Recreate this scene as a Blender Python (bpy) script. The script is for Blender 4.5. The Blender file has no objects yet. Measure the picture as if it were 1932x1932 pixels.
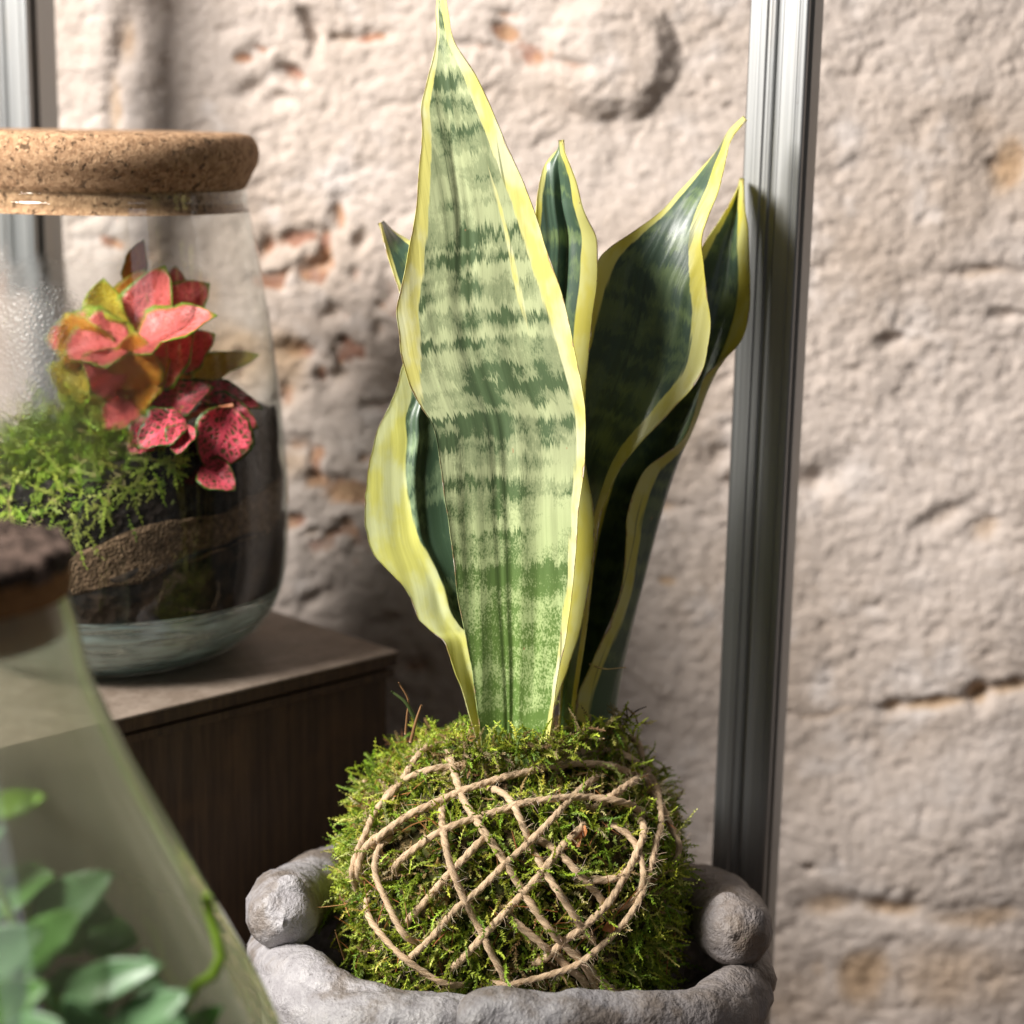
import bpy, math
import numpy as np
from mathutils import Vector, Matrix

# ------------------------------------------------------------------ camera, light, exposure
SC = bpy.context.scene
COL = SC.collection
RNG = np.random.default_rng(7)
F_PX, CX, CY = 3500.0, 966.0, 966.0          # focal length and centre, in units of a 1932 px wide picture
PITCH, ROLL, CAMZ = math.radians(11.9), 0.0195, 0.60
FWD = np.array([0, math.cos(PITCH), -math.sin(PITCH)])
_R0 = np.array([1.0, 0, 0]); _U0 = np.array([0, math.sin(PITCH), math.cos(PITCH)])
RGT = _R0 * math.cos(ROLL) + _U0 * math.sin(ROLL)
UPV = -_R0 * math.sin(ROLL) + _U0 * math.cos(ROLL)
CAMP = np.array([0, 0, CAMZ])

cam_d = bpy.data.cameras.new('camera'); cam = bpy.data.objects.new('camera', cam_d); COL.objects.link(cam)
cam.matrix_world = Matrix(((RGT[0], UPV[0], -FWD[0], 0), (RGT[1], UPV[1], -FWD[1], 0),
                           (RGT[2], UPV[2], -FWD[2], CAMZ), (0, 0, 0, 1)))
cam_d.sensor_width = 36.0; cam_d.lens = 36.0 * F_PX / 1932.0
cam_d.clip_start = 0.01; cam_d.clip_end = 50
cam_d.dof.use_dof = True; cam_d.dof.focus_distance = 0.835; cam_d.dof.aperture_fstop = 5.4
SC.camera = cam

world = bpy.data.worlds.new('World'); SC.world = world; world.use_nodes = True
bg = world.node_tree.nodes['Background']
bg.inputs[0].default_value = (1.0, 0.93, 0.86, 1); bg.inputs[1].default_value = 0.08

def area_light(name, loc, target, w, h, power, color, spread=180):
    d = bpy.data.lights.new(name, 'AREA'); d.shape = 'RECTANGLE'; d.size = w; d.size_y = h
    d.energy = power; d.color = color; d.spread = math.radians(spread)
    o = bpy.data.objects.new(name, d); COL.objects.link(o); o.location = loc
    o.rotation_euler = (Vector(target) - Vector(loc)).to_track_quat('-Z', 'Y').to_euler()
    return o
area_light('window_light', (-1.13, 0.28, 1.34), (-0.22, 0.95, 0.58), 0.52, 0.54, 22, (1.0, 0.96, 0.905), 92)
area_light('far_window_light', (1.5, -1.1, 1.5), (0.05, 0.9, 0.3), 0.7, 0.9, 3, (0.80, 0.87, 1.0))

SC.view_settings.view_transform = 'Standard'; SC.view_settings.look = 'None'
SC.view_settings.exposure = 0.0; SC.view_settings.gamma = 1.0
SC.cycles.use_denoising = True
SC.cycles.max_bounces = 14; SC.cycles.transparent_max_bounces = 24; SC.cycles.transmission_bounces = 10
SC.cycles.sample_clamp_indirect = 6.0

# ------------------------------------------------------------------ helpers
def P(px, py, Y):
    """point at world depth Y seen at picture position (px, py)"""
    v = FWD * F_PX + RGT * (px - CX) - UPV * (py - CY)
    return CAMP + v * (Y / v[1])

def project(pts):
    q = pts - CAMP
    w = q @ FWD
    return CX + F_PX * (q @ RGT) / w, CY - F_PX * (q @ UPV) / w

def smooth(x): return x * x * (3 - 2 * x)

def vnoise(p, seed=0):
    """value noise, p (...,3) -> 0..1"""
    i = np.floor(p).astype(np.int64); f = smooth(p - i)
    def h(a, b, c):
        n = (a * 374761393 + b * 668265263 + c * 2147483647 + seed * 1274126177) & 0xffffffff
        n = ((n ^ (n >> 13)) * 1274126177) & 0xffffffff
        n = ((n ^ (n >> 16)) * 2246822519) & 0xffffffff
        return ((n ^ (n >> 15)) & 0xffff) / 65535.0
    x, y, z = i[..., 0], i[..., 1], i[..., 2]; fx, fy, fz = f[..., 0], f[..., 1], f[..., 2]
    def lx(yy, zz): return h(x, yy, zz) * (1 - fx) + h(x + 1, yy, zz) * fx
    a = lx(y, z) * (1 - fy) + lx(y + 1, z) * fy
    b = lx(y, z + 1) * (1 - fy) + lx(y + 1, z + 1) * fy
    return a * (1 - fz) + b * fz

def fbm(p, octs=4, seed=0, gain=0.5):
    s = 0; a = 1; t = 0
    for k in range(octs):
        s = s + a * vnoise(p * (2.03 ** k) + 17.3 * k, seed + k); t += a; a *= gain
    return s / t

def catmull(pts, n, closed=False):
    """resample a polyline by arc length through a Catmull-Rom curve"""
    pts = np.asarray(pts, float)
    if closed:
        ext = np.vstack([pts[-1], pts, pts[0], pts[1]])
    else:
        ext = np.vstack([2 * pts[0] - pts[1], pts, 2 * pts[-1] - pts[-2]])
    out = []
    m = len(ext) - 3
    ts = np.linspace(0, 1, 16, endpoint=False)[:, None]
    for k in range(m):
        a, b, c, d = ext[k], ext[k + 1], ext[k + 2], ext[k + 3]
        out.append(0.5 * ((2 * b) + (c - a) * ts + (2 * a - 5 * b + 4 * c - d) * ts ** 2 + (3 * b - a - 3 * c + d) * ts ** 3))
    out = np.vstack(out + [ext[-2][None]])
    seg = np.linalg.norm(np.diff(out[:, :min(3, out.shape[1])], axis=0), axis=1)
    s = np.concatenate([[0], np.cumsum(seg)]); s /= s[-1]
    t = np.linspace(0, 1, n, endpoint=not closed)
    return np.stack([np.interp(t, s, out[:, j]) for j in range(out.shape[1])], 1)

def link(name, me, parent=None):
    o = bpy.data.objects.new(name, me); COL.objects.link(o)
    if parent is not None: o.parent = parent
    return o

def mesh(name, verts, faces, mat=None, parent=None, smooth_=True, attrs=None, kind=None):
    """faces: list of index arrays, each (m,k)"""
    me = bpy.data.meshes.new(name)
    verts = np.asarray(verts, np.float32)
    me.vertices.add(len(verts)); me.vertices.foreach_set('co', verts.ravel())
    if not isinstance(faces, list): faces = [faces]
    faces = [np.asarray(f, np.int32) for f in faces if len(f)]
    tot = sum(f.size for f in faces); nf = sum(len(f) for f in faces)
    me.loops.add(tot); me.polygons.add(nf)
    me.loops.foreach_set('vertex_index', np.concatenate([f.ravel() for f in faces]))
    sizes = np.concatenate([np.full(len(f), f.shape[1], np.int32) for f in faces])
    me.polygons.foreach_set('loop_start', np.concatenate([[0], np.cumsum(sizes)[:-1]]).astype(np.int32))
    me.polygons.foreach_set('use_smooth', np.full(nf, smooth_, bool))
    me.update(calc_edges=True); me.validate()
    for k, v in (attrs or {}).items():
        v = np.asarray(v, np.float32)
        if v.ndim == 1:
            a = me.attributes.new(k, 'FLOAT', 'POINT'); a.data.foreach_set('value', v)
        elif v.shape[1] == 4:
            a = me.attributes.new(k, 'FLOAT_COLOR', 'POINT'); a.data.foreach_set('color', v.ravel())
        else:
            a = me.attributes.new(k, 'FLOAT_VECTOR', 'POINT'); a.data.foreach_set('vector', v.ravel())
    if mat: me.materials.append(mat)
    o = link(name, me, parent)
    if kind: o['kind'] = kind
    return o

def thing(name, label, cat, loc=(0, 0, 0), group=None):
    o = bpy.data.objects.new(name, None); COL.objects.link(o); o.location = loc
    o['label'] = label; o['category'] = cat
    o.empty_display_size = 0.02
    if group: o['group'] = group
    return o

def adopt(root):
    """meshes are written in world coordinates: keep them there under their moved root"""
    inv = Matrix.Translation(-Vector(root.location))
    for c in root.children: c.matrix_parent_inverse = inv

def grid_faces(nr, nc, wrap_c=False, off=0):
    r = np.arange(nr - 1)[:, None]; c = np.arange(nc if wrap_c else nc - 1)[None]
    c2 = (c + 1) % nc
    f = np.stack([r * nc + c, r * nc + c2, (r + 1) * nc + c2, (r + 1) * nc + c], -1).reshape(-1, 4)
    return f + off

def frames(path):
    t = np.gradient(path, axis=0); t /= np.linalg.norm(t, axis=1)[:, None] + 1e-12
    n = np.zeros_like(t)
    a = np.array([0, 0, 1.0]) if abs(t[0][2]) < 0.9 else np.array([1.0, 0, 0])
    v = np.cross(t[0], a); n[0] = v / np.linalg.norm(v)
    for k in range(1, len(t)):
        v = n[k - 1] - t[k] * (n[k - 1] @ t[k]); n[k] = v / (np.linalg.norm(v) + 1e-12)
    return t, n, np.cross(t, n)

def tube(path, rad, sides=12, prof=None, caps=True):
    path = np.asarray(path, float); m = len(path)
    rad = np.broadcast_to(np.asarray(rad, float), (m,))
    t, n, b = frames(path)
    ph = np.linspace(0, 2 * np.pi, sides, endpoint=False)
    mul = np.ones((m, sides)) if prof is None else prof(np.arange(m), ph)
    v = path[:, None] + (n[:, None] * np.cos(ph)[None, :, None] + b[:, None] * np.sin(ph)[None, :, None]) * (rad[:, None] * mul)[..., None]
    v = v.reshape(-1, 3); fs = [grid_faces(m, sides, True)[:, ::-1]]
    if caps:
        v = np.vstack([v, path[0], path[-1]]); k = np.arange(sides); k2 = (k + 1) % sides
        fs.append(np.stack([np.full(sides, m * sides), k, k2], 1)[:, ::-1])
        fs.append(np.stack([np.full(sides, m * sides + 1), (m - 1) * sides + k, (m - 1) * sides + k2], 1))
    return v, fs

def round_tube(ctrl, radii, n=60, sides=28, endcap=(True, True)):
    """tube along control points with hemispherical ends; ctrl in metres"""
    c = np.column_stack([np.asarray(ctrl, float), radii])
    q = catmull(c, n); path, r = q[:, :3].copy(), q[:, 3].copy()
    s = np.concatenate([[0], np.cumsum(np.linalg.norm(np.diff(path, axis=0), axis=1))])
    L = s[-1]
    k = 10
    def ext(idx, sgn):
        d = path[idx] - path[idx + (1 if idx == 0 else -1)]; d /= np.linalg.norm(d)
        th = np.linspace(0, np.pi / 2 * 0.9985, k)[1:]
        return path[idx] + d[None] * (r[idx] * np.sin(th))[:, None], r[idx] * np.cos(th)
    if endcap[1]:
        pe, re = ext(len(path) - 1, 1); path = np.vstack([path, pe]); r = np.concatenate([r, re])
    if endcap[0]:
        pe, re = ext(0, -1); path = np.vstack([pe[::-1], path]); r = np.concatenate([re[::-1], r])
    return tube(path, r, sides)

def lathe(prof, n=96, center=(0, 0)):
    """prof: list of (r, z); closed at r=0 where given"""
    prof = np.asarray(prof, float)
    th = np.linspace(0, 2 * np.pi, n, endpoint=False)
    v = np.stack([center[0] + prof[:, 0][:, None] * np.cos(th), center[1] + prof[:, 0][:, None] * np.sin(th),
                  np.repeat(prof[:, 1][:, None], n, 1)], -1).reshape(-1, 3)
    return v, [grid_faces(len(prof), n, True)]

def box_mesh(x0, x1, y0, y1, z0, z1):
    v = np.array([(x, y, z) for x in (x0, x1) for y in (y0, y1) for z in (z0, z1)])
    f = np.array([(0, 1, 3, 2), (4, 6, 7, 5), (0, 4, 5, 1), (2, 3, 7, 6), (0, 2, 6, 4), (1, 5, 7, 3)])
    return v, f

# ------------------------------------------------------------------ material helper
class M:
    def __init__(s, name):
        s.m = bpy.data.materials.new(name); s.m.use_nodes = True
        s.t = s.m.node_tree; s.t.nodes.clear()
        s.out = s.t.nodes.new('ShaderNodeOutputMaterial')
    def put(s, sock, v):
        if isinstance(v, bpy.types.NodeSocket): s.t.links.new(v, sock)
        elif v is not None:
            if isinstance(v, (tuple, list)) and len(v) == 3 and sock.type == 'RGBA': v = (*v, 1)
            sock.default_value = v
    def n(s, typ, props=None, out=0, **ins):
        nd = s.t.nodes.new('ShaderNode' + typ)
        for k, v in (props or {}).items(): setattr(nd, k, v)
        for k, v in ins.items():
            key = int(k[1:]) if k[0] == 'i' and k[1:].isdigit() else k.replace('_', ' ')
            s.put(nd.inputs[key], v)
        return nd.outputs[out]
    def math(s, op, a, b=None, c=None, clamp=False):
        nd = s.t.nodes.new('ShaderNodeMath'); nd.operation = op; nd.use_clamp = clamp
        s.put(nd.inputs[0], a)
        if b is not None: s.put(nd.inputs[1], b)
        if c is not None: s.put(nd.inputs[2], c)
        return nd.outputs[0]
    def vmath(s, op, a, b):
        nd = s.t.nodes.new('ShaderNodeVectorMath'); nd.operation = op
        s.put(nd.inputs[0], a); s.put(nd.inputs[1], b); return nd.outputs[0]
    def ramp(s, f, *stops):
        nd = s.t.nodes.new('ShaderNodeValToRGB'); s.put(nd.inputs[0], f)
        e = nd.color_ramp.elements
        while len(e) < len(stops): e.new(0.5)
        for el, (p, c) in zip(e, stops):
            el.position = p; el.color = (c, c, c, 1) if not isinstance(c, tuple) else (*c[:3], 1)
        return nd.outputs[0]
    def step(s, f, a, b):
        nd = s.t.nodes.new('ShaderNodeMapRange'); nd.interpolation_type = 'SMOOTHSTEP'
        s.put(nd.inputs[0], f); s.put(nd.inputs[1], a); s.put(nd.inputs[2], b); return nd.outputs[0]
    def mix(s, f, a, b, blend='MIX'):
        nd = s.t.nodes.new('ShaderNodeMix'); nd.data_type = 'RGBA'; nd.blend_type = blend
        s.put(nd.inputs[0], f); s.put(nd.inputs[6], a); s.put(nd.inputs[7], b); return nd.outputs[2]
    def noise(s, vec, scale, detail=3, rough=0.55, out=0):
        nd = s.t.nodes.new('ShaderNodeTexNoise')
        if vec is not None: s.put(nd.inputs['Vector'], vec)
        nd.inputs['Scale'].default_value = scale; nd.inputs['Detail'].default_value = detail
        nd.inputs['Roughness'].default_value = rough
        return nd.outputs[out]
    def vor(s, vec, scale, feature='F1', out='Distance'):
        nd = s.t.nodes.new('ShaderNodeTexVoronoi'); nd.feature = feature
        s.put(nd.inputs['Vector'], vec); nd.inputs['Scale'].default_value = scale
        return nd.outputs[out]
    def attr(s, name, out=2):
        nd = s.t.nodes.new('ShaderNodeAttribute'); nd.attribute_name = name
        return nd.outputs[{'c': 0, 'v': 1, 'f': 2}.get(out, out)]
    def pos(s): return s.n('NewGeometry', out=0)
    def bump(s, h, strength=0.5, dist=0.001, normal=None):
        nd = s.t.nodes.new('ShaderNodeBump'); s.put(nd.inputs['Height'], h)
        nd.inputs['Strength'].default_value = strength; nd.inputs['Distance'].default_value = dist
        if normal is not None: s.put(nd.inputs['Normal'], normal)
        return nd.outputs[0]
    def mixsh(s, f, a, b):
        nd = s.t.nodes.new('ShaderNodeMixShader'); s.put(nd.inputs[0], f); s.put(nd.inputs[1], a); s.put(nd.inputs[2], b)
        return nd.outputs[0]
    def bsdf(s, color, rough=0.6, normal=None, metal=0.0, spec=0.5, **kw):
        return s.n('BsdfPrincipled', Base_Color=color, Roughness=rough, Normal=normal, Metallic=metal, Specular_IOR_Level=spec, **kw)
    def done(s, sh):
        s.t.links.new(sh, s.out.inputs[0]); return s.m

# ------------------------------------------------------------------ the wall and the table top
def wall_material():
    m = M('rough_whitewashed_plaster'); p = m.pos()
    big = m.noise(p, 5.0, 3); mid = m.noise(p, 24, 4); fine = m.noise(p, 150, 4, 0.65)
    base = m.mix(m.step(big, 0.35, 0.7), (0.48, 0.415, 0.375), (0.385, 0.315, 0.265))
    base = m.mix(m.step(mid, 0.52, 0.72), base, (0.52, 0.465, 0.435))
    base = m.mix(m.math('MULTIPLY', m.step(fine, 0.5, 0.75), 0.45), base, (0.27, 0.215, 0.17))
    brick = m.math('ADD', m.attr('brick', 'f'), m.math('MULTIPLY', m.math('SUBTRACT', fine, 0.5), 0.9))
    bc = m.mix(m.step(m.noise(p, 60, 3), 0.4, 0.6), (0.25, 0.115, 0.075), (0.36, 0.19, 0.10))
    base = m.mix(m.math('MULTIPLY', m.step(brick, 0.38, 0.8), 0.85), base, bc)
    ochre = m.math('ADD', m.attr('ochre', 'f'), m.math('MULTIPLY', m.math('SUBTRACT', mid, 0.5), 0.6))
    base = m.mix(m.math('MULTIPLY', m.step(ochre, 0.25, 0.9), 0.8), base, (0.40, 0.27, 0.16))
    grit = m.math('ADD', m.math('MULTIPLY', m.noise(p, 420, 3, 0.6), 0.8), m.math('MULTIPLY', m.noise(p, 230, 3, 0.6), 0.9))
    nrm = m.bump(grit, 0.7, 0.0024)
    return m.done(m.bsdf(base, 0.93, nrm, spec=0.15))

def build_wall():
    x0, x1, z0, z1 = -0.62, 0.62, 0.0, 1.02
    nx, nz = 720, 600
    X, Z = np.meshgrid(np.linspace(x0, x1, nx), np.linspace(z0, z1, nz))
    Y = 1.175 - 0.15 * X
    pts = np.stack([X, Y, Z], -1)
    px, py = project(pts.reshape(-1, 3)); px = px.reshape(X.shape); py = py.reshape(X.shape)
    q = np.stack([X, Z, np.zeros_like(X)], -1)
    w = q + 0.012 * np.stack([fbm(q * 30, 2, 3) - .5, fbm(q * 30, 2, 5) - .5, 0 * X], -1)
    sk = np.stack([w[..., 0] * 0.8 + w[..., 1] * 0.35, w[..., 1] - 0.3 * w[..., 0], w[..., 2]], -1)
    d = 0.013 * (fbm(w * 9, 3, 11) - .5) + 0.0026 * (fbm(sk * 42, 3, 21) - .5) + 0.0024 * (fbm(sk * 120, 3, 31, 0.6) - .5) + 0.0022 * (fbm(sk * 260, 2, 36, 0.6) - .5)
    pit = fbm(sk * np.array([95, 120, 1]), 2, 41)
    pz = np.clip((pit - 0.62) / 0.2, 0, 1); d -= 0.0016 * smooth(pz)
    brick = np.zeros_like(X); ochre = np.zeros_like(X)
    wob = 26 * (fbm(w * 55, 3, 51) - .5); wob2 = 26 * (fbm(w * 55, 3, 61) - .5)
    def g(cx, cy, rx, ry, rot=0):
        a = math.radians(rot); dx, dy = px - cx + wob, py - cy + wob2
        u = (dx * math.cos(a) + dy * math.sin(a)) / rx; v = (-dx * math.sin(a) + dy * math.cos(a)) / ry
        return np.exp(-(u * u + v * v) ** 1.3)
    # the stone that stands proud of the plaster, top centre
    e = ((px - 1150 + wob) / 128) ** 2 + ((py - 105 + wob2) / 118) ** 2
    d += 0.011 * np.clip((1.15 - e) / 0.6, 0, 1) * np.clip((px - 960) / 160, 0, 1)
    # pits, cracks, chips and brown patches: x, y, rx, ry, turn, depth, brick, ochre
    for cx, cy, rx, ry, rot, dep, b, o in [
        (582, 55, 14, 42, -12, .014, .2, .3), (545, 140, 30, 17, 20, .012, .8, .2), (470, 165, 34, 20, -20, .010, .3, .4),
        (520, 185, 30, 14, 15, .010, .3, .2), (455, 112, 24, 14, 30, .006, .9, 0), (485, 100, 20, 10, 30, .005, .8, 0),
        (640, 70, 36, 14, -10, .009, .1, .5), (700, 66, 40, 14, -8, .006, .9, 0), (950, 62, 34, 22, 20, .009, 1, .5),
        (895, 92, 70, 12, 8, .006, .5, 0), (1010, 100, 60, 30, 15, .006, .75, 0), (1080, 118, 40, 14, 10, .006, .55, 0),
        (955, 28, 34, 12, 10, .006, .7, .2), (560, 452, 50, 14, -12, .009, 1, 0), (500, 470, 16, 30, 10, .007, .8, 0),
        (612, 468, 14, 36, 6, .010, 1, 0), (596, 500, 26, 12, -20, .008, .8, 0), (640, 405, 16, 30, 6, .008, .8, 0),
        (675, 455, 12, 24, 4, .010, .1, 0), (560, 660, 40, 22, 12, .010, .9, .3), (640, 712, 34, 24, -20, .012, .4, .4),
        (545, 745, 24, 30, 10, .008, .7, .2), (620, 590, 22, 14, 10, .008, .5, .4), (700, 770, 24, 14, 0, .008, .3, .3),
        (560, 840, 34, 18, 0, .007, .6, .4), (660, 930, 60, 34, 5, .008, 1, .8), (600, 905, 40, 20, 0, .005, .8, .6),
        (735, 545, 16, 30, 0, .006, .5, .3), (720, 620, 18, 16, 0, .008, .5, .2), (580, 1010, 24, 10, 0, .005, .1, .5),
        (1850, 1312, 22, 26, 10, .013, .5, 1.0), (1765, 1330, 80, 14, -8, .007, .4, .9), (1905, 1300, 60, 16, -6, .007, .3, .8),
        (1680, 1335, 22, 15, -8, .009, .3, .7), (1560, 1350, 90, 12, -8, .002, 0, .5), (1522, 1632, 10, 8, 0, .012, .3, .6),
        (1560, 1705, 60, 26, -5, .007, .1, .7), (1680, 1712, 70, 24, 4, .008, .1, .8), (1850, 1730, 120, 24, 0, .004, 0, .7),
        (1630, 1850, 60, 70, 15, .003, .3, .9), (1545, 1830, 30, 34, 0, .004, .4, .5), (1800, 1850, 200, 100, 0, .002, 0, .6), (1500, 1880, 90, 70, 0, .001, 0, .5),  # last two: brown stain, also painted in to darken the shaded lower right
        (1900, 310, 44, 70, 10, .006, .6, .9), (1860, 230, 50, 40, 0, .005, .1, .5), (1850, 514, 90, 13, -2, .007, .1, .6),
        (1905, 595, 40, 12, 0, .007, 0, .4), (1525, 910, 40, 24, 20, .006, .2, .4), (1600, 150, 30, 12, 10, .003, .1, .1),
        (1690, 650, 26, 16, 10, .007, .1, .3), (1560, 900, 50, 26, -30, .008, .1, .2), (1780, 980, 60, 20, -25, .006, 0, .5),
        (1860, 1000, 40, 26, -25, .007, 0, .6), (1260, 1100, 16, 10, 0, .003, .5, .9), (1240, 960, 60, 14, -10, .006, 0, .6),
        (1380, 905, 16, 12, 0, .009, 0, .1), (1360, 860, 30, 20, 10, .007, .1, .2), (240, 70, 26, 60, 5, .010, .5, .6),
        (215, 200, 18, 90, 4, .006, .4, .7), (205, 460, 30, 14, 20, .004, .9, 0), (300, 40, 30, 50, 5, .005, .1, .4),
        (780, 1260, 26, 18, -20, .009, .6, .4), (730, 1180, 34, 14, -25, .007, .1, .2), (600, 1130, 40, 14, -35, .006, 0, .2)]:
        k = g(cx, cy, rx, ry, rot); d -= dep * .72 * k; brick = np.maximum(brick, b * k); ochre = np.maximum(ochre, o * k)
    d += 0.006 * np.exp(-((px - 1720) / 260) ** 2 - ((py - 1600) / 150) ** 2)
    rust = fbm(w * 13, 3, 71); left = np.clip((900 - px) / 250, 0, 1) * np.clip((py - 380) / 150, 0, 1) * np.clip((1150 - py) / 150, 0, 1)
    brick = np.maximum(brick, np.clip((fbm(w * 62, 3, 73) - .56) / .1, 0, 1) * left * .8); d -= .004 * np.clip((fbm(w * 62, 3, 73) - .54) / .1, 0, 1) * left; ochre = np.maximum(ochre, np.clip((rust - .5) / .18, 0, 1) * (.3 + .45 * left))
    nrm = np.array([-0.148, -0.989, 0.0])
    v = (pts + nrm * d[..., None]).reshape(-1, 3)
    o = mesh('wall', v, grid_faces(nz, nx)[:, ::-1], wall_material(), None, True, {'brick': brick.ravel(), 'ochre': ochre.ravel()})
    o['kind'] = 'structure'; o['label'] = 'rough whitewashed plaster wall with pits and patches of bare red brick'
build_wall()

def wood_material(name, c0, c1, axis=(60, 60, 4), rough=0.6):
    m = M(name); p = m.n('TexCoord', out=3)
    st = m.noise(m.vmath('MULTIPLY', p, axis), 1.0, 5, 0.6)
    st2 = m.noise(m.vmath('MULTIPLY', p, tuple(a * 5 for a in axis)), 1.0, 3, 0.6)
    blot = m.noise(p, 22, 4)
    f = m.math('ADD', m.math('MULTIPLY', st, 0.6), m.math('MULTIPLY', st2, 0.4))
    c = m.mix(m.step(f, 0.36, 0.64), c0, c1)
    c = m.mix(m.math('MULTIPLY', m.step(blot, 0.5, 0.7), 0.45), c, tuple(a * 1.5 for a in c1))
    nrm = m.bump(f, 0.5, 0.0012)
    return m.done(m.bsdf(c, m.ramp(blot, (0.3, rough - .12), (0.7, rough + .12)), nrm, spec=0.4))

tv, tf = box_mesh(-0.62, 0.62, 0.30, 1.30, -0.04, 0.0)
tt = mesh('table_top', tv, tf, wood_material('table_wood', (0.10, 0.06, 0.035), (0.16, 0.10, 0.06), (4, 60, 60)), None, False)
tt['kind'] = 'structure'; tt['label'] = 'dark wooden table top under the bowl, jars and box'

# ------------------------------------------------------------------ metal uprights
def metal_material():
    m = M('galvanised_steel'); p = m.n('TexCoord', out=3)
    st = m.noise(m.vmath('MULTIPLY', p, (900, 900, 3)), 1.0, 3, 0.6)
    sp = m.noise(p, 160, 4, 0.7); big = m.noise(m.vmath('MULTIPLY', p, (90, 90, 9)), 1, 3)
    c = m.mix(st, (0.26, 0.27, 0.28), (0.47, 0.47, 0.46))
    c = m.mix(m.math('MULTIPLY', m.step(big, 0.56, 0.75), 0.35), c, (0.42, 0.36, 0.29))
    rust = m.step(m.math('ADD', m.math('MULTIPLY', sp, 0.75), m.math('MULTIPLY', big, 0.25)), 0.635, 0.70)
    c = m.mix(m.math('MULTIPLY', rust, 0.8), c, (0.09, 0.055, 0.035))
    return m.done(m.bsdf(c, m.ramp(st, (0.3, 0.36), (0.7, 0.50)), m.bump(st, 0.25, 0.0004), metal=m.math('MULTIPLY_ADD', rust, -0.7, 0.9), spec=0.5))
METAL = metal_material()

def upright(px_top, px_bot, Y, label, scale=1.0):
    """px_top/px_bot: picture x of the front right-hand arris at y = 0 and y = 1600"""
    a, b = P(px_top, 0, Y), P(px_bot, 1600, Y)
    foot = a + (b - a) * (a[2] / (a[2] - b[2])); top = a + (a - b) * 0.5
    W, D = 0.0300 * scale, 0.0250 * scale
    # outline in plan; x along the front face, y away from it, arris at the origin
    prof = [(-W, D), (-W, 0.0012), (-W + 0.001, 0)]
    for x, y in [(.30, 0), (.33, .0012), (.37, .0012), (.40, .0003), (.44, .0003), (.47, .0026), (.56, .0026), (.60, .0006),
                 (.84, .0004), (.855, .0009), (.88, .0009), (.895, 0), (.96, 0)]:
        prof.append((-W + x * W, y * scale))
    prof += [(-0.0006, 0.0001), (0, 0.0008), (0, 0.0030), (-0.0034, 0.0036), (-0.0034, 0.0085), (0.0004, 0.0092), (0.0004, D - .001), (-0.0004, D),
             (-0.006, D), (-0.006, D - 0.0012), (-0.0022, D - .0016), (-.0046, .010), (-.0046, .004), (-W + .0012, .0040), (-W + .0012, D - .0012), (-W + .006, D - .0012), (-W + .006, D)]
    prof = np.array(prof); n = len(prof)
    ca, sa = math.cos(math.radians(-25)), math.sin(math.radians(-25))
    xy = np.stack([prof[:, 0] * ca - prof[:, 1] * sa, prof[:, 0] * sa + prof[:, 1] * ca], 1)
    zs = np.linspace(0, 1, 40); v = []
    rel = top - foot
    for z in zs:
        c = rel * z
        v.append(np.column_stack([xy + c[:2], np.full(n, c[2])]))
    v = np.vstack(v); fs = grid_faces(len(zs), n, True)
    caps = [np.arange(n)[::-1][None], (np.arange(n) + (len(zs) - 1) * n)[None]]
    o = mesh('metal_upright', v, [fs] + caps, METAL, None, False)
    o.location = foot; o['label'] = label; o['category'] = 'metal post'; o['group'] = 'galvanised uprights in front of the wall'
    return o
upright(1527, 1445, 0.928, 'ribbed galvanised metal upright just beside the snake plant leaves')
upright(47.5, 108, 1.115, 'galvanised metal upright behind the cork-lidded terrarium jar', 1.08)

# ------------------------------------------------------------------ wooden box
BOX_TOP = None
corner = P(745, 1228, 1.012)
BOX_TOP = corner[2]
def on_plane(px, py, z):
    v = FWD * F_PX + RGT * (px - CX) - UPV * (py - CY); return CAMP + v * ((z - CAMZ) / v[2])
front_l = on_plane(190, 1362, BOX_TOP); back_r = on_plane(515, 1172, BOX_TOP)
e1 = front_l - corner; e1 /= np.linalg.norm(e1)
e2 = np.array([-e1[1], e1[0], 0]);
if e2 @ (back_r - corner) < 0: e2 = -e2
box = thing('wooden_box', 'dark brown wooden box carrying the cork-lidded jar', 'wooden box', tuple(corner - [0, 0, corner[2]]))
WB = wood_material('dark_box_wood', (0.030, 0.016, 0.008), (0.070, 0.040, 0.020), (300, 300, 9), 0.7)
WT = wood_material('worn_box_lid', (0.135, 0.102, 0.078), (0.21, 0.168, 0.135), (60, 60, 60), 0.5)
def oriented(u0, u1, w0, w1, z0, z1, bev=0.0012):
    v, f = box_mesh(u0, u1, w0, w1, z0, z1)
    v = v[:, :1] * e1 + v[:, 1:2] * e2 + v[:, 2:] * np.array([0, 0, 1.0])
    if np.cross(e1, e2)[2] < 0: f = f[:, ::-1]
    return v, f
def add_bevel(o, w):
    md = o.modifiers.new('bevel', 'BEVEL'); md.width = w; md.segments = 2; md.limit_method = 'ANGLE'
UL, WL = 0.262, 0.250
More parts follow.
